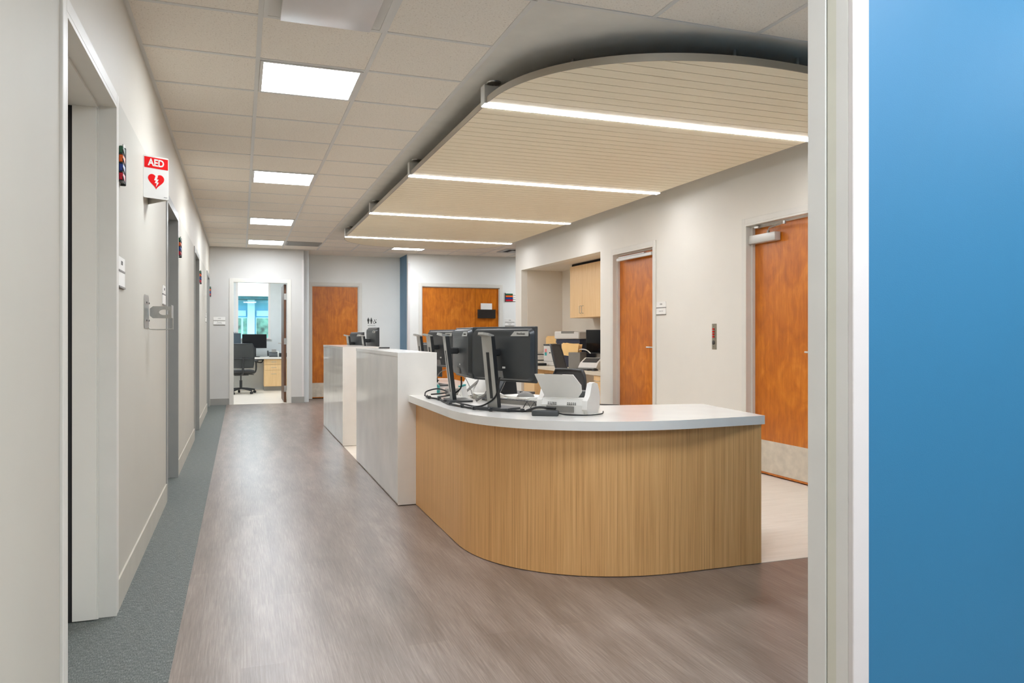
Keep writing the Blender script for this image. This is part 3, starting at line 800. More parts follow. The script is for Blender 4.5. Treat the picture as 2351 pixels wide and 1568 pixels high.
cable('cable', 'tangled black cable by the worktop corner', [(1.19, 5.12, zt + .008), (1.22, 5.2, zt + .03), (1.29, 5.16, zt + .05), (1.33, 5.05, zt + .035), (1.27, 4.98, zt + .03), (1.22, 5.06, zt + .02)], .005)
cable('cable', 'thin cable running from the power brick behind the scanner', [(1.56, 3.66, zt + .014), (1.60, 3.62, zt + .006), (1.70, 3.60, zt + .004), (1.80, 3.64, zt + .004), (1.84, 3.70, zt + .01)], .003)
cable('cable', 'chunky black plug leads lying on the power brick', [(1.46, 3.86, zt + .012), (1.49, 3.81, zt + .03), (1.50, 3.76, zt + .037), (1.52, 3.71, zt + .037), (1.55, 3.67, zt + .037)], .007)
tag(MB().tube([(1.53, 4.10, zt + .004), (1.545, 4.08, zt + .04), (1.56, 4.06, zt + .006), (1.575, 4.04, zt + .04), (1.59, 4.02, zt + .006)], .003, 6).build('wire_stand', M['black']), 'small zigzag black wire stand in front of the keyboard', 'stand')

# ---------------------------------------------------------------- desk small things
kb = thing('keyboard', 'grey slim keyboard on the worktop behind the near monitor', 'keyboard', (1.625, 4.41, zt), R(-64))
sideprism(MB(), [(-.075, 0), (.075, 0), (.075, .012), (-.075, .024)], -.2, .2).build('key_tray', M['plastic_g'], kb)
kk = MB()
for i in range(15):
    for j in range(5): kk.box(-.19 + i * .025, -.169 + i * .025, .065 - j * .026 - .021, .065 - j * .026, .012 + j * .0018, .018 + j * .0022)
kk.build('keys', M['darkgrey'], kb)
ms = thing('computer_mouse', 'grey computer mouse on a stack of papers by the keyboard', 'mouse', (1.765, 4.68, zt + .018), R(60))
prof = [(-.056, 0), (-.05, .014), (-.03, .026), (0, .034), (.03, .030), (.052, .016), (.06, .002), (.06, 0)]
b = MB(); n = len(prof); vs = []; fs = []
for q, (yy_, zz) in enumerate(prof):
    w = .031 * math.sqrt(max(0.04, 1 - (yy_ / .066) ** 2))
    for k in range(9):
        a = PI * k / 8; vs.append((-w * math.cos(a), yy_, zz * math.sin(a) ** .6 if 0 < k < 8 else 0))
for q in range(n - 1):
    for k in range(8): fs.append((q * 9 + k, q * 9 + k + 1, (q + 1) * 9 + k + 1, (q + 1) * 9 + k))
    fs.append((q * 9, (q + 1) * 9, (q + 1) * 9 + 8, q * 9 + 8))
b.add(vs, fs); b.build('mouse_body', M['plastic_g'], ms, smooth=60)
MB().box(-.004, .004, .02, .042, .026, .034, .002).build('scroll_wheel', M['black'], ms)
pp = MB()
for k in range(4): pp.box(-.11, .11, -.15, .15, k * .0045, k * .0045 + .004, mtx=Matrix.Rotation(R(4 * math.sin(k * 2.1)), 4, 'Z'))
o = tag(pp.build('paper_stack', M['paper']), 'stack of white papers under the grey mouse', 'papers'); o.location = (1.80, 4.78, zt); o.rotation_euler = (0, 0, R(20))
# laptop-like dark display low behind the near monitor
lp = thing('laptop', 'black open laptop seen below the near monitor', 'laptop', (1.78, 5.12, zt), R(-58))
MB().box(-.14, .14, -.05, .16, 0, .018, .004).build('laptop_base', M['darkgrey'], lp)
MB().box(-.14, .14, -.004, .004, 0, .15, .003, mtx=Matrix.Translation((0, -.05, .016)) @ Matrix.Rotation(R(10), 4, 'X')).build('laptop_lid', M['black'], lp)
# white tilted desk phone (seen from behind)
def tilted(name, label, cat, l, rz, w, h, tilt, mat, mat2):
    t = thing(name, label, cat, l, rz)
    MB().box(-w / 2, w / 2, -.006, .006, 0, h, .004, mtx=Matrix.Rotation(R(tilt), 4, 'X')).build('back_panel', mat, t)
    d = math.sin(R(-tilt)) * h
    MB().box(-w / 2 + .01, w / 2 - .01, .004, .012, .01, h - .01, .003, mtx=Matrix.Rotation(R(tilt), 4, 'X')).build('front_face', mat2, t)
    MB().tube([(0, .0, .0 + .006), (0, d * .6 - .06 if d < 0 else d * .6 - .07, .004 + .006), ], .006).tube([(0, -.09, .006), (0, d * .6, h * .6 * math.cos(R(tilt)))], .009).build('support_leg', M['plastic_g'], t)
    return t
tilted('desk_phone', 'white slanted panel of a desk phone between the monitor stands', 'phone', (1.50, 5.05, zt), R(-68), .30, .21, -32, M['plastic_w'], M['darkgrey'])
tilted('document_holder', 'dark slanted document holder with pale ribs below the near monitors', 'holder', (1.50, 4.66, zt), R(-78), .17, .15, -30, M['darkgrey'], M['plastic_w'])
bt = thing('tissue_box', 'small white carton with a teal top on the worktop', 'box', (1.405, 4.88, zt), R(20))
MB().box(-.022, .022, -.014, .014, 0, .085, .002, mtx=Matrix.Rotation(R(-14), 4, 'Y')).build('carton', M['paper'], bt)
MB().box(-.0225, .0225, -.0145, .0145, .085, .095, .001, mtx=Matrix.Rotation(R(-14), 4, 'Y')).build('carton_lid', M['teal'], bt)
tag(MB().box(-.05, .05, -.03, .03, 0, .045, .006).build('network_box', M['plastic_g']), 'grey plastic network box by the counter block corner', 'box').location = (1.42, 5.25, zt)
tb = thing('sanitizer_bottle', 'teal bottle peeking past the white counter block', 'bottle', (1.36, 5.46, zt))
MB().lathe([(.02, 0), (.022, .01), (.022, .05), (.012, .06)], seg=16).build('bottle_body', M['teal'], tb, smooth=40)
MB().lathe([(.010, .06), (.010, .075)], seg=12).build('bottle_cap', M['plastic_w'], tb, smooth=40)
cbx = MB()
for k in range(7): cbx.box(-.09, .09, -.12 + k * .01, .12 - k * .006, k * .005, k * .005 + .0022, mtx=Matrix.Rotation(R(11 * math.sin(k * 1.9)), 4, 'Z'))
o = tag(cbx.build('folder_pile', M['paper']), 'untidy pile of papers and folders beside the stand of the near monitor', 'papers'); o.location = (1.56, 4.86, zt)
tag(MB().box(-.05, .05, -.02, .02, 0, .012, .003).build('stapler_tray', M['black']), 'flat black tray on top of the near counter block', 'tray').location = (1.27, 7.15, 1.075)

# ---------------------------------------------------------------- signs and wall items
def room_sign(label, l, rz, num, name, w=.19, faint=False):
    t = thing('room_sign', label, 'sign', l, rz, 'white room signs')
    MB().box(-w / 2, w / 2, -.006, 0, .004, .062, .001).build('number_plate', M['paper'], t)
    MB().box(-w / 2, w / 2, -.006, 0, -.068, -.004, .001).build('name_plate', M['paper'], t)
    MB().box(-w / 2, w / 2, -.0075, 0, -.004, .004).box(-w / 2, w / 2, -.0095, 0, -.076, -.068).build('sign_rail', M['plastic_g'], t)
    ink = M['inklight'] if faint else M['ink']
    text('sign_number', num, .026, M['ink'], t, (0, -.0062, .036), ext=.0004)
    if name: text('sign_text', name, .020, ink, t, (0, -.0062, -.036), ext=.0004)
    return t
room_sign('white room sign beside the nearest door frame on the left wall', (XL + .003, 3.79, 1.48), PI / 2, '1020', '')
room_sign('white room sign above the steel dispenser bracket on the left wall', (XL + .003, 5.80, 1.48), PI / 2, '1018', '')
room_sign('tiny edge-on white room sign far down the left wall', (XL + .003, 12.55, 1.48), PI / 2, '1014', '')
room_sign('white room sign left of the open office door', (-.351, YF, 1.461), 0, '1010', 'Physician\nDocument')
room_sign('white room sign under the coloured flags on the far wall', (4.975, YF, 1.468), 0, '1006', 'Procedure\nRoom')
room_sign('white room sign between the two orange wood doors', (XR, 7.0, 1.49), -PI / 2, '1004', 'Soiled Util', faint=True)
# restroom sign
t = thing('restroom_sign', 'pale restroom sign with man, woman and wheelchair pictograms', 'sign', (2.40, YA, 1.46))
MB().box(-.11, .11, -.005, 0, -.10, .125, .001).build('sign_plate', M['wallcool'], t)
def pict(mb, x, woman=False, s=1.0):
    z = .03
    mb.prism([(x + .010 * math.cos(2 * PI * k / 12), z + .052 + .010 * math.sin(2 * PI * k / 12)) for k in range(12)], .0052, .007, mtx=XZ)
    if woman: mb.prism([(x - .024, z - .012), (x + .024, z - .012), (x + .012, z + .04), (x - .012, z + .04)], .0052, .007, mtx=XZ)
    else: mb.prism(rrect(.040, .052, .008, x, z + .014), .0052, .007, mtx=XZ)
    mb.prism([(x - .011, z - .055), (x + .011, z - .055), (x + .011, z - .008), (x - .011, z - .008)], .0052, .007, mtx=XZ)
pm = MB(); pict(pm, -.062); pict(pm, -.005, True)
for k in range(14):
    a0 = R(100 + 20 * k); a1 = R(100 + 20 * (k + 1))
    cx_, cz = .052, .0
    pm.prism([(cx_ + .026 * math.cos(a0), cz + .026 * math.sin(a0)), (cx_ + .026 * math.cos(a1), cz + .026 * math.sin(a1)), (cx_ + .017 * math.cos(a1), cz + .017 * math.sin(a1)), (cx_ + .017 * math.cos(a0), cz + .017 * math.sin(a0))], .0052, .007, mtx=XZ)
pm.prism([(.048, .06), (.058, .06), (.066, .02), (.056, .018)], .0052, .007, mtx=XZ)
pm.prism([(.058, .024), (.064, .032), (.096, .062), (.100, .054)], .0052, .007, mtx=XZ)
pm.prism([(.062, .018), (.088, .018), (.096, -.012), (.084, -.016)], .0052, .007, mtx=XZ)
pm.build('pictograms', M['ink'], t)
text('sign_text', 'RESTROOM', .028, M['ink'], t, (0, -.0055, -.062), ext=.0004)

def flags(label, l, rz, ln=.2):
    t = thing('room_status_flags', label, 'signal flags', l, rz, 'coloured room status flags')
    far = abs(rz) > .1
    hx = ln if far else 0.0
    MB().box(hx, hx + .012, -.024, 0, -.085, .085, .003).build('hinge_block', M['black'], t)
    MB().box(.0, ln + .012, -.004, .0015, -.08, .08, .001).build('back_plate', M['plastic_w'], t)
    for k, (mt, nm) in enumerate((('green', 'green flag'), ('orange', 'orange flag'), ('flagblue', 'blue flag'), ('flagred', 'red flag'))):
        z1 = .078 - k * .039
        x0, x1 = (.0, ln) if far else (.012, ln * .72)
        fo = MB().box(x0, x1, -.022 if far else -.026, -.006, z1 - .032, z1, .003).build('flag', M[mt], t, label=nm)
        if far: MB().add([(x0, -.022, z1 - .014), (x0, -.030, z1 - .045), (x0, -.026, z1 - .045), (x0, -.020, z1 - .02), (x0 + .02, -.022, z1 - .014), (x0 + .02, -.030, z1 - .045), (x0 + .02, -.026, z1 - .045), (x0 + .02, -.020, z1 - .02)], [(0, 1, 2, 3), (7, 6, 5, 4), (0, 4, 5, 1), (1, 5, 6, 2), (2, 6, 7, 3), (3, 7, 4, 0)]).build('flag_tab', M['black'], fo)
        else: MB().box(x1, ln, -.024, -.010, z1 - .030, z1 - .003, .003).build('flag_tip', M['paper'], fo)
        MB().box(x0, x1, -.021 if far else -.012, -.006, z1 - .0385, z1 - .033).build('flag_rim', M['black'], fo)
    MB().lathe([(.006, .0), (.006, .02)], c=(hx + .006, -.014, .08), seg=10).build('hinge_pin', M['steel'], t)
    return t
flags('coloured status flags high beside the nearest door frame on the left wall', (XL + .003, 3.70, 1.945), PI / 2, .075)
flags('coloured status flags just past the second door frame on the left wall', (XL + .003, 7.07, 1.955), PI / 2, .11)
flags('coloured status flags past the third door frame on the left wall', (XL + .003, 10.55, 1.955), PI / 2, .18)
flags('coloured status flags in the far left corner of the corridor', (XL + .003, 13.90, 1.955), PI / 2, .18)
flags('coloured status flags on the far wall, right of the double door', (4.875, YF, 1.95), 0, .22)

# AED sign
A = Vector((XL + .003, 4.63)); B = Vector((-.385, 4.70)); D = Vector((XL + .003, 4.88))
th = math.atan2(B.y - A.y, B.x - A.x); w = (B - A).length
t = thing('aed_sign', 'white projecting AED sign with red banner and heart on the left wall', 'sign', (A.x, A.y, 1.957), th)
hh = .235
mt = t.matrix_basis.inverted() if False else None
MB().prism([(x, z) for (x, z) in rrect(w, hh, .008, w / 2, hh / 2)], 0, .002, mtx=XZ).build('front_panel', M['paper'], t)
inv = Matrix.Rotation(-th, 2)
d2 = inv @ (D - A)
vs = [(w, .001, 0), (w, .001, hh), (d2.x, d2.y, hh), (d2.x, d2.y, 0), (w, .003, 0), (w, .003, hh), (d2.x, d2.y + .002, hh), (d2.x, d2.y + .002, 0)]
MB().add(vs, [(0, 1, 2, 3), (7, 6, 5, 4), (1, 5, 6, 2), (0, 3, 7, 4), (0, 4, 5, 1), (3, 2, 6, 7)]).build('rear_panel', M['plastic_w'], t)
MB().prism([(.005, hh - .068), (w - .004, hh - .068), (w - .004, hh - .008), (.005, hh - .008)], .0021, .0027, mtx=XZ).build('red_banner', M['red'], t)
text('banner_text', 'AED', .054, M['paper'], t, (w / 2, -.003, hh - .038), ext=.0004, bold=.0016, sx=.86)
hp = []
for k in range(48):
    a = 2 * PI * k / 48
    x = 16 * math.sin(a) ** 3; z = 13 * math.cos(a) - 5 * math.cos(2 * a) - 2 * math.cos(3 * a) - math.cos(4 * a)
    hp.append((w / 2 + x * .0028, .1 + z * .0029))
MB().prism(hp[::-1], .0021, .0027, mtx=XZ).build('heart', M['red'], t)
zz = [(-.004, .035), (.012, .035), (.004, .012), (.016, .012), (.006, -.008), (.018, -.008), (-.002, -.042), (.003, -.014), (-.010, -.014), (-.002, .004), (-.014, .004)]
MB().prism([(w / 2 + x * .82, .098 + z * .82) for (x, z) in zz][::-1], .0028, .0034, mtx=XZ).build('lightning_bolt', M['paper'], t)
text('maker_text', 'PHILIPS', .006, M['ink'], t, (w - .018, -.0026, .012), ext=.0002)

# steel dispenser bracket
t = thing('dispenser_bracket', 'brushed steel wall bracket for a hand gel dispenser below the AED sign', 'bracket', (XL + .003, 4.65, 1.33), PI / 2)
# local x along wall (+Y), -y outward
MB().prism(rrect(.24, .19, .035, .12, 0), 0.0, .004, mtx=Matrix.Rotation(R(0), 4, 'X') @ XZ @ Matrix.Translation((0, 0, -.001))).build('wall_plate', M['steel'], t, smooth=30)
s = MB()
for (x, z) in ((.06, .05), (.18, .05), (.06, -.05), (.18, -.05)): s.lathe([(.006, 0), (.004, .004)], seg=10, mtx=Matrix.Translation((x, -.008, z)) @ Matrix.Rotation(PI / 2, 4, 'X'))
s.build('screws', M['ink'], t)
# band projecting outwards with oval hole: plane at x=.235, y from -.008 to -.13
def band():
    m = MB(); X = .225; y0, y1, z0, z1 = -.13, -.008, -.035, .035
    N = 24; cy, cz = -.085, .0
    inn = [(cy + .028 * math.cos(2 * PI * k / N), cz + .016 * math.sin(2 * PI * k / N)) for k in range(N)]
    outp = []
    for k in range(N):
        a = 2 * PI * k / N; dx, dz = math.cos(a), math.sin(a)
        tt = 1e9
        if dx > 1e-6: tt = min(tt, (y1 - cy) / dx)
        if dx < -1e-6: tt = min(tt, (y0 - cy) / dx)
        if dz > 1e-6: tt = min(tt, (z1 - cz) / dz)
        if dz < -1e-6: tt = min(tt, (z0 - cz) / dz)
        outp.append((cy + dx * tt, cz + dz * tt))
    for xx in (X, X + .003):
        o = len(m.v); m.add([(xx, a, b) for a, b in inn] + [(xx, a, b) for a, b in outp], [(i, (i + 1) % N, N + (i + 1) % N, N + i) for i in range(N)])
    return m
band().build('arm_band', M['steel'], t)
m = MB(); m.box(.10, .23, -.134, -.130, -.035, .04, .001); m.box(.20, .23, -.134, -.130, -.10, -.035, .001); m.build('front_lip', M['steel'], t)
MB().tube([(.20, -.006, -.09), (.20, -.02, -.10), (.20, -.11, -.10), (.20, -.132, -.095)], .003, 8, smooth=3).build('lower_rod', M['steel'], t, smooth=60)

# annunciator with red lights
t = thing('nurse_call_plate', 'narrow metal wall plate with four red lights between the orange doors', 'switch plate', (XR, 6.05, 1.187), -PI / 2)
MB().box(-.035, .035, -.004, .002, -.12, .12, .001).build('metal_plate', M['bronze'], t)
for k in range(4): MB().box(-.016, .008, -.016, -.004, .062 - k * .024, .078 - k * .024, .003).build('red_light', M['redlens'], t)
MB().lathe([(.020, 0), (.020, .004), (.008, .008)], seg=20, mtx=Matrix.Translation((-.008, -.004, -.056)) @ Matrix.Rotation(PI / 2, 4, 'X')).build('speaker', M['ink'], t)
s = MB()
for z in (.098, -.095): s.lathe([(.004, 0), (.003, .002)], seg=8, mtx=Matrix.Translation((-.006, -.004, z)) @ Matrix.Rotation(PI / 2, 4, 'X'))
s.build('screw', M['ink'], t)
# wall pocket on the double door
t = thing('wall_pocket', 'smoked plastic file pocket on the right leaf of the far double door', 'file pocket', (4.50, YF + .03, 1.54))
prof = [(-.165, 0), (.165, 0), (.18, .17), (-.18, .17)]
m = MB(); m.prism(prof, .04, .046, mtx=XZ); m.prism(prof, 0.0, .004, mtx=XZ)
m.box(-.165, .165, -.044, -.002, 0, .005).box(-.178, -.170, -.044, -.002, .0, .17).box(.170, .178, -.044, -.002, 0, .17)
m.build('pocket_shell', M['smoke'], t)
tag(MB().box(-.115, .115, -.02, -.012, .02, .29).build('paper_sheet', M['paper']), 'white sheets of paper standing in the smoked file pocket', 'papers').location = (4.50, YF + .03, 1.54)

# ---------------------------------------------------------------- alcove furniture
XC = 4.50
t = thing('wall_cabinet', 'light maple wall cabinet with two doors in the printer alcove', 'cabinet', (XC, 10.12, 1.452), -PI / 2)
Lc = 10.12 - (NY[0] + .02)
MB().box(0, Lc, .02, XN - XC, 0, .745).build('cabinet_body', M['maple'], t)
nd_ = 2; dw = .84
k = 0
x = 0
for k in range(2):
    x0 = .0 + k * .42; x1 = x0 + .417
    d_ = MB().box(x0, x1, 0, .018, .002, .74, .001).build('cabinet_door', M['maple'], t)
    hx = x1 - .035 if k == 0 else x0 + .035
    MB().tube([(hx, 0, .06), (hx, -.028, .065), (hx, -.028, .16), (hx, 0, .165)], .004, 8).build('cabinet_handle', M['steel'], d_, smooth=50)
for k in range(2):
    x0 = .84 + k * .41; x1 = min(x0 + .407, Lc)
    d_ = MB().box(x0, x1, 0, .018, .002, .74, .001).build('cabinet_door', M['maple'], t)
    hx = x1 - .035 if k == 0 else x0 + .035
    MB().tube([(hx, 0, .06), (hx, -.028, .065), (hx, -.028, .16), (hx, 0, .165)], .004, 8).build('cabinet_handle', M['steel'], d_, smooth=50)
MB().box(0, Lc, .03, .06, .745, .775).build('dark_top_gap', M['dark'], t)  # dark strip painted in for the shaded gap above the cabinet
t = thing('alcove_worktop', 'beige laminate worktop running through the printer alcove', 'worktop', (XR + .01, NY[0], .70))
MB().box(0, XN - XR - .01, 0.002, NY[1] - NY[0] - .006, 0, .05, .003).build('top_slab', M['nichetop'], t)
t = thing('drawer_cabinet', 'maple drawer unit under the near end of the alcove worktop', 'cabinet', (XR + .03, 8.69, 0), -PI / 2)
MB().box(0, .245, .02, .60, .1, .70).build('cabinet_body', M['maple'], t)
MB().box(0, .245, .06, .60, 0, .1).build('toe_kick', M['basegrey'], t)
for k, (z0, z1) in enumerate(((.57, .695), (.44, .565), (.11, .435))):
    d_ = MB().box(.003, .242, 0, .018, z0, z1, .001).build('drawer', M['maple'], t)
    zc = (z0 + z1) / 2 if k < 2 else z1 - .07
    MB().tube([(.06, 0, zc), (.06, -.028, zc), (.18, -.028, zc), (.18, 0, zc)], .004, 8).build('drawer_handle', M['steel'], d_, smooth=50)
t = thing('base_cabinet', 'maple base unit under the far end of the alcove worktop', 'cabinet', (XR + .03, 11.2, 0), -PI / 2)
MB().box(0, .45, .02, .60, .1, .70).build('cabinet_body', M['maple'], t)
MB().box(0.003, .447, 0, .018, .11, .695).build('cabinet_door', M['maple'], t)
ZN = .75
# multifunction printer
t = thing('multifunction_printer', 'large navy and white multifunction printer in the alcove', 'printer', (4.57, 10.06, ZN), R(-62))
MB().box(-.21, .21, -.20, .20, 0, .40, .012).build('printer_body', M['navy'], t, smooth=40)
MB().box(-.23, .22, -.22, .20, .40, .51, .012).build('scanner_lid', M['plastic_w'], t, smooth=40)
MB().box(-.10, .13, -.2215, -.12, .48, .513).build('feed_tray', M['plastic_g'], t)
MB().box(-.05, .06, -.204, -.2, .29, .325).build('drawer_grip', M['black'], t)
m = MB().box(-.31, -.20, -.27, -.255, .34, .50, .004, mtx=Matrix.Translation((-.01, 0, -.075)) @ Matrix.Rotation(R(-14), 4, 'X') @ Matrix.Translation((0, .09, .05)))
m.build('touch_screen', M['darkgrey'], t, label='dark tilted touch screen')
# small printer
t = thing('label_printer', 'small white box printer with pink and teal sticker at the alcove end', 'printer', (4.52, 10.60, ZN), R(-58))
MB().box(-.145, .145, -.18, .15, 0, .30, .008).build('printer_body', M['plastic_w'], t, smooth=40)
MB().box(-.15, .15, -.185, .15, .30, .325, .008).build('printer_lid', M['darkgrey'], t, smooth=40)
MB().box(-.12, -.085, -.184, -.179, .20, .25).build('sticker', M['pink'], t)
MB().box(-.12, -.085, -.184, -.179, .15, .2).build('sticker', M['teal'], t)
MB().box(-.04, -.015, -.184, -.179, .185, .2).build('badge', M['ink'], t)
MB().box(-.14, .14, -.182, -.179, .066, .069).build('drawer_seam', M['ink'], t)
t = thing('letter_tray', 'white stacked letter tray with a blue edge by the alcove end wall', 'tray', (4.36, 11.10, ZN), -PI / 2)
MB().box(-.10, .10, -.12, .12, .06, .075).box(-.10, .10, -.12, .12, .15, .165).box(-.10, -.09, -.12, .12, 0, .165).box(.09, .10, -.12, .12, 0, .165).build('tray_shell', M['plastic_w'], t)
MB().box(-.09, .09, -.118, .11, .02, .05).build('blue_folder', M['skyblue'], t)
for k, (mtt, lb) in enumerate((('manila', 'manila folders standing upright behind the small white printer'),)):
    o = MB()
    for q in range(5): o.box(-.12 + q * .004, .12 - q * .006, q * .012, q * .012 + .004, 0, .24 + .012 * (q % 3))
    o = tag(o.build('file_folders', M[mtt]), lb, 'folders'); o.location = (4.62, 11.06, ZN + .18); o.rotation_euler = (0, 0, R(-50))
    # they stand on a small riser
tag(MB().box(-.11, .11, -.11, .11, 0, .18, .004).build('file_riser', M['plastic_w']), 'white riser carrying the manila folders', 'riser').location = (4.61, 11.08, ZN)
# draped folders
t = thing('folder_stack', 'orange manila folders fanned over a grey file sorter in the alcove', 'folders', (4.34, 9.62, ZN), R(-50)); t.scale = (1.25, 1.0, 1.3)
m = MB()
for q in range(6):
    w0 = .11; 
    yo = -.10 + q * .022
    pts = [(-w0 + q * .002, yo, .14), (-w0 - .01 + q * .006, yo - .01 + .02, .26 + .01 * math.sin(q * 2)), (w0 - .02, yo + .015, .25 + .012 * math.cos(q)), (w0 - .035, yo, .12)]
    m.add(pts + [(p[0], p[1] + .004, p[2]) for p in pts], [(0, 1, 2, 3), (7, 6, 5, 4), (0, 4, 5, 1), (1, 5, 6, 2), (2, 6, 7, 3), (3, 7, 4, 0)])
m.build('folder_sheets', M['manila'], t)
MB().box(-.02, .12, -.13, .08, 0, .17, .004).build('sorter_box', M['plastic_g'], t)
MB().tube([(.05, -.06, .17), (.10, -.06, .20), (.17, -.06, .195), (.22, -.06, .16)], .006, 6, smooth=3).build('curled_sheet', M['paper'], t)
# monitor in alcove (screen faces -X)
t = thing('computer_monitor', 'black monitor in the alcove, its dark screen facing the room', 'monitor', (4.64, 9.38, ZN), R(-66))
MB().box(-.28, .28, 0, .02, .20, .53, .003).build('monitor_panel', M['moncase'], t)
MB().box(-.272, .272, -.0015, 0, .217, .522).build('screen', M['screen'], t)
MB().box(-.03, .03, .02, .045, .01, .3).build('stand_column', M['black'], t)
MB().box(-.12, .12, -.06, .10, 0, .012, .003).build('stand_base', M['black'], t)
# alcove scanner
t = thing('document_scanner', 'light grey and black document scanner in front of the alcove monitor', 'scanner', (4.38, 9.13, ZN), R(-58))
sideprism(MB(), [(-.11, .03), (-.10, .0), (.09, 0), (.10, .10), (.06, .155), (-.06, .09)], -.15, .13).build('scanner_body', M['plastic_w'], t, smooth=25)
MB().box(-.12, .10, -.005, .005, 0, .11, .003, mtx=Matrix.Translation((0, -.055, .097)) @ Matrix.Rotation(R(-62), 4, 'X')).build('scanner_face', M['darkgrey'], t)
t = thing('computer_mouse', 'black mouse at the near end of the alcove worktop', 'mouse', (4.24, 8.76, ZN), R(-60))
o = bpy.data.objects['mouse_body'].copy(); o.data = o.data.copy(); o.data.materials.clear(); o.data.materials.append(M['black']); C.objects.link(o); o.parent = t
tag(MB().box(-.18, .18, -.07, .07, 0, .018, .004).build('keyboard', M['black']), 'black keyboard on the alcove worktop beside the mouse', 'keyboard')
o = bpy.data.objects['keyboard.001'] if 'keyboard.001' in bpy.data.objects else None
if o: o.location = (4.24, 9.02, ZN); o.rotation_euler = (0, 0, -PI / 2)
tag(MB().box(-.07, .07, -.03, .03, 0, .04, .006).build('stapler', M['black']), 'black stapler in front of the small white printer', 'stapler').location = (4.23, 10.55, ZN)

# ---------------------------------------------------------------- chairs
def office_chair(label, l, rz, mesh_back=True, seatz=.47, top=1.03, hw=.235, lean=.07, arms=True):
    t = thing('office_chair', label, 'chair', l, rz)
    b = MB()
    for k in range(5):
        a = 2 * PI * k / 5 + .3
        b.tube([(0, 0, .115), (.12 * math.cos(a), .12 * math.sin(a), .105), (.30 * math.cos(a), .30 * math.sin(a), .075)], .018, 8, smooth=2)
    b.build('star_base', M['chairbody'], t, smooth=50)
    for k in range(5):
        a = 2 * PI * k / 5 + .3; x, y = .30 * math.cos(a), .30 * math.sin(a)
        MB().tube([(x - .02 * math.sin(a), y + .02 * math.cos(a), .029), (x + .02 * math.sin(a), y - .02 * math.cos(a), .029)], .028, 12).tube([(x, y, .03), (x, y, .08)], .008).build('caster', M['black'], t, smooth=50)
    MB().tube([(0, 0, .11), (0, 0, .28)], .028, 14).tube([(0, 0, .28), (0, 0, seatz - .05)], .014, 12).build('gas_column', M['chairbody'], t, smooth=50)
    MB().box(-.14, .14, -.13, .12, seatz - .09, seatz - .045, .01).tube([(.1, 0, seatz - .07), (.26, .03, seatz - .08)], .008).build('tilt_mechanism', M['chairbody'], t, smooth=40)
    MB().box(-.245, .245, -.22, .25, seatz - .045, seatz + .025, .03, seg=3).build('seat', M['cushion'], t, smooth=50)
    # backrest curved panel
    N = 10; Zs = [seatz + .08 + (top - seatz - .08) * i / 8 for i in range(9)]
    def yb(z): return -.235 - lean * (z - seatz) - .05 * math.sin((z - seatz) * 5.2) * .6
    vs = []; fs = []
    for off_ in (0, .014):
        for i, z in enumerate(Zs):
            w = hw * (1 - .10 * (i / 8) ** 2 - .12 * (1 - i / 8) ** 2) * (.88 if i == 8 else (.975 if i == 7 else 1))
            for k in range(N + 1):
                u = -1 + 2 * k / N
                vs.append((u * w, yb(z) - off_ + .045 * u * u, z))
    S = 9 * (N + 1)
    for q in range(2):
        for i in range(8):
            for k in range(N):
                a = q * S + i * (N + 1) + k; fs.append((a, a + 1, a + N + 2, a + N + 1))
    m = MB(); m.add(vs, fs); m.build('backrest', M['chairmesh'] if mesh_back else M['cushion'], t, smooth=60)
    # frame around
    fr_ = []
    def P_(u, i): 
        z = Zs[i]; w = hw * (1 - .10 * (i / 8) ** 2 - .12 * (1 - i / 8) ** 2) * (.88 if i == 8 else (.975 if i == 7 else 1)); return (u * w, yb(z) - .007 + .045 * u * u, z)
    loop = [P_(-1, i) for i in range(0, 9)] + [P_(u, 8) for u in (-.6, -.2, .2, .6)] + [P_(1, i) for i in range(8, -1, -1)] + [P_(u, 0) for u in (.6, .2, -.2, -.6)] + [P_(-1, 0)]
    MB().tube(loop, .014, 8).build('back_frame', M['chairbody'], t, smooth=60)
    MB().tube([(0, -.08, seatz - .06), (0, -.25, seatz - .04), (0, -.30, seatz + .1), (0, yb(seatz + .3) - .03, seatz + .3)], .022, 8, smooth=4).tube([P_(-1, 3), (0, yb(Zs[3]) - .04, Zs[3]), P_(1, 3)], .012, 8, smooth=4).build('back_support', M['chairbody'], t, smooth=60)
    for s_ in ((-1, 1) if arms else ()):
        MB().tube([(s_ * .15, 0, seatz - .06), (s_ * .29, .0, seatz - .02), (s_ * .30, -.01, seatz + .2)], .016, 8, smooth=4).box(s_ * .30 - .035, s_ * .30 + .035, -.12, .13, seatz + .19, seatz + .215, .012, seg=2).build('armrest', M['chairbody'], t, smooth=50)
    return t
office_chair('black mesh-back office chair seen from behind in the far office', (.0, 16.72, 0), R(8))
office_chair('black mesh office chair turned sideways in front of the alcove worktop', (3.84, 7.92, 0), R(-130), seatz=.37, top=1.09, hw=.21, lean=.42, arms=False)
office_chair('black padded office chair close behind the white document scanner', (2.50, 6.13, 0), R(104), mesh_back=False, top=.89, hw=.24, arms=False)

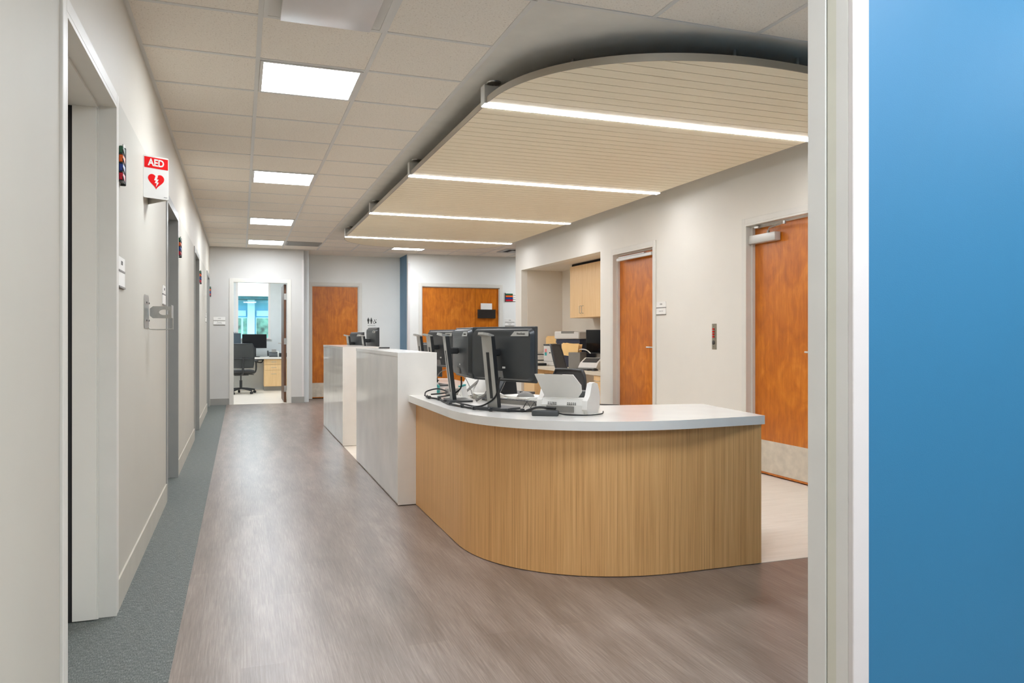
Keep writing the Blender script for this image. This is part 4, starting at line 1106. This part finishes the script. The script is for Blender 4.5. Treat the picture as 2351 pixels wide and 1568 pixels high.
# ---------------------------------------------------------------- far office
YW = 17.95
WX = (-.10, .625); WZ = (1.12, 2.62)
sbox('wall_office_window', M['officewall'], [(-2.2, WX[0], YW, YW + .15, 0, 2.9), (WX[0], WX[1], YW, YW + .15, 0, WZ[0]), (WX[0], WX[1], YW, YW + .15, WZ[1], 2.9), (WX[1], 1.06, YW, YW + .15, 0, 2.9)])
sbox('wall_office_right', M['officewall'], [(1.06, 1.16, YF + .12, YW + .1, 0, 2.9)])
sbox('wall_office_left', M['officewall'], [(-2.3, -2.2, YF + .12, YW + .1, 0, 2.9)])
sbox('ceiling', M['tile'], [(-2.3, 1.16, YF + .12, YW + .15, 2.74, 2.8)], 'ceiling of the far office')
sbox('wall_office_front', M['officewall'], [(-2.2, XL - .2, YF, YF + .12, 0, 2.8)])
w_ = struct(MB().box(WX[0], WX[0] + .045, YW - .01, YW + .08, WZ[0], WZ[1]).box(WX[1] - .045, WX[1], YW - .01, YW + .08, WZ[0], WZ[1]).box(WX[0] + .045, WX[1] - .045, YW - .01, YW + .08, WZ[1] - .045, WZ[1]).box(WX[0] - .02, WX[1] + .02, YW - .05, YW + .08, WZ[0], WZ[0] + .03).build('window_1', M['framewhite']), 'tall office window with white frame')
MB().box(WX[0] + .045, WX[1] - .045, YW + .04, YW + .046, WZ[0] + .03, WZ[1] - .045).build('window_pane', M['glass'], w_)
t = thing('office_worktop', 'white office worktop under the window', 'worktop', (-.9, 17.3, .695))
MB().box(0, 1.95, 0, .64, 0, .042, .003).build('top_slab', M['white'], t)
t = thing('drawer_cabinet', 'light maple three-drawer unit in the far office', 'cabinet', (.475, 17.34, 0))
MB().box(0, .40, .02, .58, .1, .695).box(.40, .58, .02, .58, .1, .695).build('cabinet_body', M['maple'], t)
MB().box(0, .58, .07, .58, 0, .1).build('toe_kick', M['basegrey'], t)
for k, (z0, z1) in enumerate(((.575, .69), (.455, .57), (.105, .45))):
    d_ = MB().box(.003, .397, 0, .018, z0, z1, .001).build('drawer', M['maple'], t)
    zc = (z0 + z1) / 2 if k < 2 else z1 - .08
    MB().tube([(.15, 0, zc), (.15, -.025, zc), (.25, -.025, zc), (.25, 0, zc)], .004, 8).build('drawer_handle', M['steel'], d_, smooth=50)
ZO = .737
t = thing('computer_monitor', 'black monitor on the far office worktop with its screen to the corridor', 'monitor', (.28, 17.60, ZO))
MB().box(-.255, .255, 0, .02, .19, .50, .003).build('monitor_panel', M['moncase'], t)
MB().box(-.248, .248, -.0015, 0, .205, .492).build('screen', M['screen'], t)
MB().box(-.035, .035, .02, .04, .01, .35).build('stand_column', M['black'], t)
MB().box(-.10, .10, -.08, .08, 0, .012, .003).build('stand_base', M['black'], t)
t = thing('desk_phone', 'dark desk phone with handset on the far office worktop', 'phone', (.66, 17.50, ZO))
sideprism(MB(), [(-.09, 0), (.10, 0), (.10, .11), (-.09, .03)], -.075, .10).build('phone_base', M['darkgrey'], t)
MB().box(-.02, .08, -.004, .004, 0, .07, .002, mtx=Matrix.Translation((0, .07, .10)) @ Matrix.Rotation(R(-25), 4, 'X')).build('phone_display', M['plastic_g'], t)
MB().tube([(-.10, -.09, .035), (-.10, -.02, .09), (-.10, .08, .125)], .018, 8, smooth=3).build('handset', M['black'], t, smooth=60)
tag(MB().box(-.08, .14, -.09, .09, 0, .08, .003).build('desk_organizer', M['black']), 'black low desk organizer right of the far office phone', 'organizer').location = (.88, 17.66, ZO)
t = thing('file_box', 'dark slate upright file box at the left of the far office monitor', 'file box', (-.10, 17.62, ZO))
MB().box(-.10, .10, -.05, .05, 0, .52, .003).build('box_shell', M['slate'], t)
m = MB()
for k in range(4): m.tube([(-.07 + k * .03, 0, .52), (-.07 + k * .03, 0, .545)], .006)
m.build('binder_rings', M['black'], t)
tag(MB().box(-.15, .15, -.05, .05, 0, .015, .003).build('keyboard', M['black']), 'black keyboard before the far office monitor', 'keyboard').location = (.24, 17.40, ZO)
MBt = thing('wall_bracket', 'dark metal keyboard tray arm hanging under the far office worktop', 'keyboard tray', (.30, 17.40, .695))
MB().tube([(0, 0, 0), (.0, .1, -.06), (.12, .12, -.08), (.15, .05, -.03)], .012, 8, smooth=3).box(-.12, .17, .0, .25, -.03, -.0, .004).build('tray_arm', M['black'], MBt, smooth=50)
tag(MB().box(-.06, .06, -.03, .03, 0, .12, .01).build('tissue_box', M['paper']), 'white carton on the far office worktop against the window wall', 'box').location = (.74, 17.84, ZO)

# ---------------------------------------------------------------- outside
ext = thing('building', 'blue building with white roof fascia seen through the office window', 'building', (-.4, 26.0, 0))
MB().box(-5, 7, 0, .4, 0, 2.36).build('facade', M['extblue'], ext)
MB().box(-5, 7, -1.0, .4, 2.44, 6.0).build('fascia', M['extwhite'], ext)
MB().box(-5, 7, -.9, .4, 2.36, 2.44).build('eave', M['extdark'], ext)
MB().box(-5, .555, -.06, 0, 1.84, 2.02).build('panel_band', M['extlight'], ext)
MB().box(.875, 7, -.06, 0, 1.84, 2.02).build('panel_band', M['extlight'], ext)
MB().box(.60, .82, -.25, 0, 0, 2.36).build('column', M['extlight'], ext)
for (x0, x1) in ((-.6, -.08), (-.01, .165), (.225, .42), (.46, .59), (.87, 1.25)):
    w = MB().box(x0 - .02, x1 + .02, -.05, 0, .9, 1.80).build('window', M['extlight'], ext)
    MB().box(x0 + .01, x1 - .01, -.055, -.05, .94, 1.77).build('pane', M['extglass'], w)
sbox('floor', M['grass'], [(-12, 14, YW + .15, 40, -.3, -.15)], 'lawn outside the office window')

# ---------------------------------------------------------------- light and camera
w = bpy.data.worlds.new('World'); bpy.context.scene.world = w; w.use_nodes = True
nt = w.node_tree; bg = nt.nodes['Background']
bg.inputs['Color'].default_value = (0.80, 0.90, 1.0, 1); bg.inputs['Strength'].default_value = 1.5

cam = bpy.data.cameras.new('Camera'); co = bpy.data.objects.new('Camera', cam); C.objects.link(co)
cam.sensor_width = 36.0; cam.lens = 36.0 * 1747 / 2351; cam.shift_y = -12 / 2351
cam.clip_start = .05; cam.clip_end = 200
co.location = (0, 0, 1.19); co.rotation_euler = (PI / 2, 0, -math.atan(622.5 / 1747))
bpy.context.scene.camera = co
vs_ = bpy.context.scene.view_settings
vs_.view_transform = 'Standard'; vs_.look = 'None'; vs_.gamma = 1.0; vs_.use_curve_mapping = False; vs_.exposure = 1.80
cy = bpy.context.scene.cycles
cy.max_bounces = 14; cy.diffuse_bounces = 10; cy.glossy_bounces = 6; cy.transparent_max_bounces = 8
